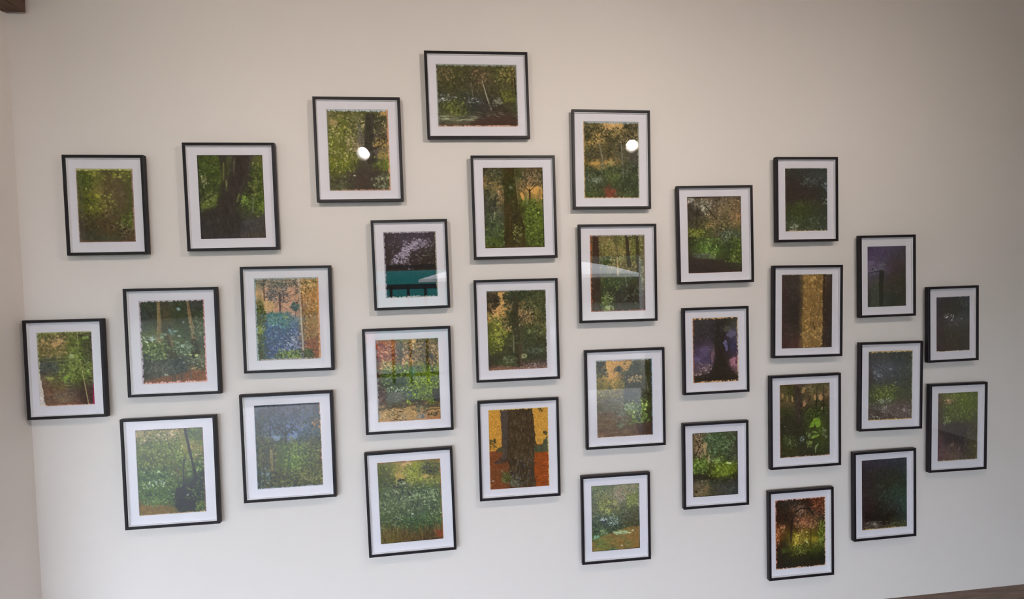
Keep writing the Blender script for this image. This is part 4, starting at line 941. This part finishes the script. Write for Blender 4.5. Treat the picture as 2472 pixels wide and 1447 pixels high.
def p29(a):
    a.g("""6c5c48 74644c 446038 446440 4c5040 4c463c
746048 7c6a50 4a6444 406440 465438 46423a
6c5c44 8a7450 4c6848 44683f 48603c 443f38
705f48 a08860 44603f 4c6040 506848 4a4438
60543c b09468 4c5838 406038 4c5c40 48443a
4c502f 8a7c50 505830 405c30 485038 44403a
487030 4c6c30 605c38 4c7030 3f4838 4a5a38
407028 3f6428 484c28 48602c 5c842c 50682f
486028 3a3c28 383c24 607c28 709c2c 4f5028
3a3830 38342c 343424 4c5c24 54681f 382f28
55503c 4c4c38 3c4430 34382a 38342a 36302a
6c5f48 60543c 484c38 44443c 3f3f38 363834
6a5c44 70603f 4c4c3c 484840 404440 343c3c
705c40 78643f 5c5438 48443a 3c443f 2f3c3a""",.16)
    a.lv(.04,.03,.28,.4,150,2.2,'3a3026 54483a 94805c b09870 2f2820'); a.tr([(.04,.42,.02),(.14,.25,.02),(.24,.1,.012)],'33291f',.15); a.tr([(.08,.1,.012),(.16,.22,.012)],'33291f',.15); a.tr([(.03,.2,.01),(.14,.18,.01)],'3a2e22')
    a.lv(.28,.03,.9,.42,420,2.4,'3f6438 4c7c48 345030 5c9058 2c3f2a 6c9c64'); a.el(.27,.24,.05,.1,'b8986c',.75); a.el(.36,.42,.025,.07,'b09a70',.8); a.tr([(.32,.32,.025),(.32,.56,.025)],'4a3c2c',.15,.9); a.tr([(.6,.3,.025),(.62,.58,.02)],'3c342a',.15,.8); a.tr([(.45,.35,.015),(.45,.6,.015)],'3a3a28',.2,.7)
    a.lv(.04,.4,.32,.6,150,2.4,'4c7c2c 68a038 3a5c24 84b84c'); a.lv(.45,.4,.6,.5,40,2.3,'74a848 8cc058'); a.lv(.5,.5,.95,.68,190,2.5,'78ac2c 94c83c 5c8424 486420'); a.el(.8,.5,.05,.02,'c0d89c',.8); a.lv(.45,.6,.85,.72,110,2.4,'648424 4c641f 7c9c30')
    a.po([(.02,.64),(.3,.66),(.5,.7),(.75,.7),(.98,.64),(.98,.74),(.6,.78),(.3,.74),(.02,.74)],'322f26',.6,.03); a.lv(.05,.75,.35,.97,60,3,'74644c 847050 5c503c',2.4,0,.6); a.el(.3,.9,.05,.1,'8c744c',.6); a.lv(.4,.76,.95,.96,70,3,'4c5448 3c4038 565a4c',2.6,0,.5); a.lv(.03,.9,.1,.93,6,2.4,'221c18')
    a.ed('34302c 2','2c3434 2.6','24282a 2.2','4a2c24 2', rough=.4)
def p30(a):
    a.g("""3c343c 38363e 363840 36383f
38323a 35343a 34363c 34373d
372f33 33322f 323530 323838
362e30 312f2b 303429 2f3833
372f2f 322f29 2f3a2c 2c3a30
372e2f 32302a 2c3c30 2f4438
362c2c 2e2b27 2f3c34 344c40
342a2a 28241f 2f302a 304840
33292a 26221d 26241f 2c423a
3c302c 443c34 302f27 2c4036
40342f 483f34 403a2c 3c4834""",.1)
    a.lv(.3,.3,.95,.8,150,2.3,'2c3f34 345044 28342c 3c584a',1.7,None,.55); a.po([(.08,.72),(.3,.76),(.6,.86),(.75,.9),(.5,.94),(.08,.88)],'221e1a',.7,.03); a.st(.05,.88,.4,.97,30,6,'6c6458 504a40 847c70',1,.6,-12); a.el(.27,.915,.05,.012,'b0aca0',.75,.4); a.lv(.55,.9,.95,.97,40,2,'4c5438 6a6038'); a.el(.82,.47,.04,.006,'4c8058',.7)
    a.ed('4c3c44 1.2','34444a 1.3','a8905c 2.2','5c404c 1.6', rough=.9)
def p31(a):
    a.g("""402a24 38302a 3a2c24 40281f 4c281c 602f20
3c2a22 34302a 34302a 3a2c22 40281e 643c28
3a2820 342c24 5a4030 40302a 44342a 5c3424
40281c 30281f 58402f 64482f 5c4430 40302a
402a20 32281f 48302a 84543a 60482f 3f3424
6c3c20 44301f 44301f 7c5034 68502c 3c3a20
7a4424 584020 4c3c1f 80602a 5c4c28 44481f
80401f 4c3c1f 786824 685424 5c5420 48541f
5c3420 343020 b09430 705c20 a08c30 344420
3c281f 30301f 6c6020 4c481f 5c5824 30441f
30261f 2c2c1f 3c401f 404820 3c441f 2c341f
2e2620 2a2a20 2a2f1f 2c301f 2a2e1f 282b1f
2f2622 2a2923 2a2b22 292a21 28291f 28261f
30262a 2c2622 2b2722 2b2621 2a241f 2a221f""",.14)
    a.lv(.04,.04,.98,.3,170,2.4,'2c2622 3a2c24 241f1c 4c3428'); a.lv(.75,.03,.98,.2,80,2.4,'8a4828 a85c38 6a3420'); a.el(.48,.16,.07,.05,'8a6a50',.7); a.lv(.4,.1,.58,.26,50,2.4,'94684c a87c5c 4c3428'); a.lv(.4,.28,.78,.44,110,2.5,'b4744c 8a5838 c88c60 5c3c28'); a.el(.55,.35,.06,.05,'b87850',.7); a.lv(.1,.36,.2,.5,26,2.4,'b07448 8a5430',2.4,85)
    a.tr([(.4,.2,.03),(.5,.15,.025),(.68,.16,.02),(.76,.26,.02)],'241e1a',.1); a.tr([(.33,.3,.05),(.31,.6,.04)],'2c241f',.2,.8); a.tr([(.36,.4,.012),(.27,.7,.012)],'5c564c',.1,.6); a.tr([(.47,.5,.03),(.48,.7,.025)],'3a2c1c',.2,.7); a.tr([(.7,.45,.03),(.7,.7,.03)],'34301c',.2,.6)
    a.lv(.36,.5,.48,.7,60,2.4,'c0a434 a88c30 e0c84c 847024',2,85); a.el(.41,.66,.04,.05,'d0b844',.85); a.el(.6,.62,.05,.05,'b8a84c',.8); a.el(.63,.635,.02,.02,'e4dca4',.85,.3); a.lv(.5,.48,.65,.7,50,2.4,'94842c b0a040 5c5424'); a.lv(.86,.4,.96,.7,60,2.4,'6c8c2c 4c6420 88a43c',2.4,85); a.lv(.03,.4,.08,.6,30,2.4,'d08048 a85c30',2,85)
    a.lv(.1,.66,.95,.78,110,2.4,'3c4c1f 2c3a1c 546424'); a.lv(.4,.7,.6,.8,30,2.4,'6c7428 848c34')
    a.ed('d49c90 3','d8a890 2.2','d4b094 2.6','c88870 2.8', rough=.8); a.ed(None,'b0c060 .8','4a2420 1','6a2c24 1.4')
PAINT = [p1,p2,p3,p4,p5,p6,p7,p8,p9,p10,p11,p12,p13,p14,p15,p16,p17,p18,p19,p20,p21,p22,p23,p24,p25,p26,p27,p28,p29,p30,p31]
# ------------------------------------------------------------------ the framed pictures
# (centre x, centre z from eye height, width, height, tilt, print width, print height, print offset x, z)
PICS = [
(-1.5046, 0.3817, 0.3220, 0.4282, -0.0023, 0.2257, 0.3154, -0.0073, 0.0005, 'print of an olive-brown mossy tree bole, top left picture beside the corner'),
(-0.9914, 0.4137, 0.3834, 0.4728, 0.0031, 0.2738, 0.3670, -0.0035, 0.0017, 'print of a dark forking tree with bright green leaves behind it'),
(-0.4365, 0.6217, 0.3827, 0.4695, 0.0037, 0.2707, 0.3658, -0.0011, 0.0013, 'print of yellow-green foliage and a dark trunk, left of the topmost picture'),
(0.1094, 0.8732, 0.4763, 0.3972, 0.0088, 0.3727, 0.2854, -0.0009, 0.0031, 'the only landscape-format picture, dim olive forest, topmost on the wall'),
(0.2671, 0.3552, 0.3968, 0.4824, 0.0045, 0.2824, 0.3757, -0.0014, 0.0000, 'print of a thick mossy trunk between green bushes, under the landscape picture'),
(0.7418, 0.5779, 0.3834, 0.4702, -0.0043, 0.2735, 0.3651, 0.0028, 0.0017, 'print of tall pale trunks with a small red path, lamp mirrored in its glass'),
(1.2614, 0.2120, 0.3927, 0.4797, 0.0074, 0.2794, 0.3749, 0.0027, 0.0008, 'print of a brown thicket above vivid green shrubs and dark bare ground'),
(1.7478, 0.3801, 0.3357, 0.4227, 0.0011, 0.2287, 0.3159, 0.0062, 0.0010, 'small very dark green-black print, highest picture in the right third'),
(2.1920, -0.0156, 0.3177, 0.4206, 0.0046, 0.2179, 0.3117, 0.0084, -0.0020, 'dark violet print with a black upright band near its left side'),
(2.5705, -0.2766, 0.2960, 0.3970, 0.0059, 0.1958, 0.2885, 0.0145, -0.0016, 'smallest near-black print with pale glints, upper of the two rightmost pictures'),
(-0.2209, 0.0975, 0.3449, 0.4121, 0.0076, 0.2389, 0.3039, -0.0015, 0.0005, 'black print with a spray of lilac blossom across its upper half'),
(0.7628, 0.0337, 0.3873, 0.4727, -0.0025, 0.2718, 0.3692, 0.0025, 0.0004, 'print of straight dark trunks against tan-green leaves, brown ground below'),
(1.7488, -0.1833, 0.3789, 0.4669, -0.0114, 0.2753, 0.3747, 0.0055, -0.0002, 'dark brown print with one broad golden tree trunk down the middle'),
(-0.7747, -0.1358, 0.3900, 0.4774, -0.0047, 0.2775, 0.3717, -0.0039, 0.0001, 'print of blue bushes under a peach sky with an orange right side'),
(-1.2631, -0.2195, 0.3837, 0.4759, -0.0042, 0.2692, 0.3679, -0.0044, -0.0007, 'print of two tan trunks in a dark forest with roots and red earth'),
(-1.7004, -0.3199, 0.3152, 0.4287, -0.0063, 0.2172, 0.3199, -0.0081, -0.0006, 'leftmost picture, green vines and big leaves over brown stone steps'),
(0.2646, -0.2237, 0.3995, 0.4837, 0.0009, 0.2826, 0.3775, 0.0016, -0.0009, 'print of a dark forest with a jagged orange sky gap at upper left'),
(1.2569, -0.3617, 0.3441, 0.4312, 0.0012, 0.2385, 0.3237, 0.0045, 0.0002, 'small black print with purple and pink glow either side of a dark tree'),
(2.2121, -0.5872, 0.3591, 0.4621, -0.0117, 0.2518, 0.3620, 0.0093, -0.0000, 'dim grey-green print with a brown forest floor and a tan margin'),
(2.6025, -0.8263, 0.3405, 0.4700, -0.0072, 0.2367, 0.3647, 0.0133, -0.0014, 'hazy green-over-brown print, lower of the two rightmost pictures'),
(-0.2501, -0.4380, 0.4016, 0.4895, 0.0020, 0.2868, 0.3829, -0.0016, -0.0016, 'print with a rust-red corner, lime green bushes and pale sandy ground'),
(0.7876, -0.5771, 0.4008, 0.4848, -0.0015, 0.2820, 0.3799, 0.0005, -0.0017, 'print of an orange sky with a palm crown above a pale path'),
(1.7335, -0.7441, 0.3876, 0.4793, -0.0009, 0.2749, 0.3764, 0.0059, -0.0001, 'dark forest print with a single bright green split leaf low on the right'),
(-0.7946, -0.7148, 0.4033, 0.4924, 0.0006, 0.2871, 0.3836, -0.0026, -0.0012, 'print of a small dark tree against a blue sky above green scrub'),
(-1.2985, -0.7982, 0.3940, 0.4917, -0.0037, 0.2795, 0.3829, -0.0056, -0.0011, 'lowest picture on the left, green glade with a leaning thin dark trunk'),
(-0.2574, -1.0116, 0.4038, 0.4927, 0.0114, 0.2898, 0.3854, -0.0026, -0.0024, 'print of a dense green bush over a brown bank, slightly tilted frame'),
(0.2601, -0.7943, 0.3897, 0.4788, -0.0022, 0.2866, 0.3842, 0.0002, -0.0008, 'print of one massive brown trunk on a golden sky and orange earth'),
(0.7290, -1.1680, 0.3474, 0.4371, -0.0040, 0.2429, 0.3276, 0.0023, -0.0026, 'small print of grey-green woods behind a tan clearing, below the palm picture'),
(1.2491, -0.9367, 0.3448, 0.4313, -0.0020, 0.2392, 0.3238, 0.0039, -0.0023, 'small print of a shaded path with yellow-green bushes at its right'),
(2.1769, -1.1585, 0.3573, 0.4690, 0.0046, 0.2594, 0.3704, 0.0103, -0.0018, 'almost black teal print with a pale streak low on its left side'),
(1.7062, -1.3267, 0.3583, 0.4622, 0.0013, 0.2768, 0.3636, 0.0053, -0.0042, 'lowest picture on the wall, dark woods with orange and yellow glow'),
]
DEPTH, FACE = 0.0205, 0.0118     # depth and face width of the black moulding
MAT_Y = -0.0046                  # front of the mat board
GLASS_Y = -0.0170

def rail_mesh(name, w, h, side):
    """one mitred length of moulding, slightly rounded over at the outer front edge"""
    W, Hh = w/2, h/2
    if side in 'tb':
        A, L = Hh, W
    else:
        A, L = W, Hh
    b = 0.0013
    prof = [(0, 0), (0, -DEPTH+b), (b, -DEPTH), (FACE-b*0.5, -DEPTH), (FACE, -DEPTH+b*0.5), (FACE, 0)]   # inset, y
    v = []
    for end in (-1, 1):
        for ins, y in prof:
            v.append((end*(L-ins), y, A-ins))
    n = len(prof)
    f = [(i, (i+1) % n, n+(i+1) % n, n+i) for i in range(n)] + [tuple(range(n))[::-1], tuple(range(n, 2*n))]
    out = []
    for x, y, z in v:
        if side == 't': out.append((x, y, z))
        elif side == 'b': out.append((-x, y, -z))
        elif side == 'r': out.append((z, y, -x))
        else: out.append((-z, y, x))
    return mesh(name, out, f)

def ring_mesh(name, wo, ho, wi, hi, cx, cz, y0, y1, bevel=0.0):
    """flat board with a rectangular window; y0 front, y1 back; the window edge may be bevelled"""
    def rect(w_, h_, x, z, y): return [(x-w_/2, y, z-h_/2), (x+w_/2, y, z-h_/2), (x+w_/2, y, z+h_/2), (x-w_/2, y, z+h_/2)]
    v = rect(wo, ho, 0, 0, y0)+rect(wi+2*bevel, hi+2*bevel, cx, cz, y0)+rect(wi, hi, cx, cz, y1)+rect(wo, ho, 0, 0, y1)
    f = []
    for a, b in ((0, 4), (4, 8), (8, 12), (12, 0)):
        for k in range(4):
            f.append((a+k, a+(k+1) % 4, b+(k+1) % 4, b+k))
    return mesh(name, v, f)

for i, (cx, cz, w_, h_, tilt, aw, ah, ax, az, lab) in enumerate(PICS):
    root = empty('framed_picture', (cx, 0, EYE+cz), -tilt)
    tag(root, lab, 'picture', 'black framed forest pictures on the white wall')
    for s_ in 'trbl':
        link('frame_rail', rail_mesh('frame_rail', w_, h_, s_), M['frame'], root)
    iw, ih = w_-2*FACE, h_-2*FACE
    link('spacer', ring_mesh('spacer', iw, ih, iw-0.005, ih-0.005, 0, 0, GLASS_Y+0.002, MAT_Y), M['spacer'], root)
    link('mat', ring_mesh('mat', iw, ih, aw, ah, ax, az, MAT_Y, MAT_Y+0.0016, 0.0008), M['mat'], root)
    art = Art(aw+0.002, ah+0.002, 100+i)
    PAINT[i](art)
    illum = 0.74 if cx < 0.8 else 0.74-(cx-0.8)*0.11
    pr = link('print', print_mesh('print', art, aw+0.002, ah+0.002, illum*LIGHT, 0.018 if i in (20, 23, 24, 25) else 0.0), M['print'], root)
    pr.location = (ax, MAT_Y+0.0018, az)
    back = link('backing_board', MB().box((-iw/2, MAT_Y+0.0022, -ih/2), (iw/2, -0.0004, ih/2)).mesh('backing_board'), M['backing'], root)
    link('glass_pane', MB().box((-iw/2, GLASS_Y, -ih/2), (iw/2, GLASS_Y+0.002, ih/2)).mesh('glass_pane'), M['glass'], root)
    for sx in (-1, 1):
        for sz in (-1, 1):
            b = MB().lathe([(0.005, 0), (0.005, WALL_Y-0.0003)], 12, Matrix.Translation((sx*(w_/2-0.022), 0, sz*(h_/2-0.016))) @ Matrix.Rotation(-math.pi/2, 4, 'X'))
            link('bumper', b.mesh('bumper'), M['bumper'], back)

# ------------------------------------------------------------------ lamps on a ceiling track
TRACK_Y, TRACK_Z = -1.5, EYE+1.24
tr_ = empty('lighting_track', (0.7, TRACK_Y, TRACK_Z))
tag(tr_, 'white ceiling track hanging on two rods, carries the spotlights', 'light track')
link('rail', MB().box((-2.0, -0.017, 0), (2.0, 0.017, 0.03)).mesh('rail'), M['metal'], tr_)
for x in (-1.5, 1.5):
    link('hanging_rod', MB().lathe([(0.006, 0.03), (0.006, H-TRACK_Z)], 10, Matrix.Translation((x, 0, 0))).mesh('hanging_rod'), M['metal'], tr_)
SPOTS = [(-0.68, 'white spotlight at the left end of the ceiling track'), (0.84, 'white spotlight second from the left on the ceiling track'),
         (1.395, 'white spotlight third from the left on the ceiling track'), (2.0, 'white spotlight at the right end of the ceiling track')]
for k, (x, lab) in enumerate(SPOTS):
    bz = EYE+(1.010, 1.05, 1.073, 1.09)[k]
    r = empty('track_spotlight', (x, TRACK_Y, TRACK_Z-0.001))
    tag(r, lab, 'spotlight', 'track spotlights')
    dz = bz-TRACK_Z
    link('stem', MB().lathe([(0.008, dz+0.06), (0.008, 0)], 12).mesh('stem'), M['metal'], r)
    ax_ = Matrix.Translation((0, 0, dz)) @ Vector(((-0.3, -0.6, -0.35, 0.0)[k], 1.0, -0.72)).to_track_quat('Z', 'Y').to_matrix().to_4x4()
    hs = link('housing', MB().lathe([(0.02, -0.10), (0.042, -0.09), (0.047, -0.01), (0.055, 0.034), (0.052, 0.034), (0.044, -0.01), (0.03, -0.05)], 28, ax_).mesh('housing', True), M['metal'], r)
    prof = [(0.0405*math.sin(t), 0.0405*math.cos(t)*0.8) for t in [math.pi*(0.97-j*0.94/12) for j in range(13)]]
    link('bulb', MB().lathe(prof, 28, ax_).mesh('bulb', True), M['bulb%d' % k], hs)

# ------------------------------------------------------------------ on the terrace, mirrored in the glass
rl = empty('terrace_railing', (-0.9, -6.6, 0))
tag(rl, 'dark metal railing outside in front of the teal wall', 'railing')
link('handrail', MB().box((-1.6, -0.03, 1.68), (0.95, 0.03, 1.77)).mesh('handrail'), M['rail'], rl)
link('bottom_rail', MB().box((-1.6, -0.02, 0.1), (0.95, 0.02, 0.16)).mesh('bottom_rail'), M['rail'], rl)
bal = MB().box((-0.025, -0.02, -0.02), (0.025, 0.02, 1.7)).mesh('baluster')
bal.materials.append(M['rail'])
for k in range(9):
    o = link('baluster', bal, None, rl)
    o.location = (-1.55+k*0.305, 0, 0)
um = empty('terrace_parasol', (1.72, -9.6, -0.02))
tag(um, 'wide cream canvas parasol standing on the terrace', 'parasol')
link('pole', MB().lathe([(0.03, 0.05), (0.03, 2.3)], 14).mesh('pole'), M['rail'], um)
link('foot', MB().lathe([(0.4, 0), (0.4, 0.05), (0.05, 0.08)], 20).mesh('foot'), M['rail'], um)
link('canopy', MB().lathe([(2.72, 1.83), (2.7, 1.90), (2.0, 2.10), (1.05, 2.28), (0.05, 2.38), (0.04, 2.34), (1.05, 2.24), (2.0, 2.06), (2.68, 1.84)], 32).mesh('canopy'), M['canvas'], um)
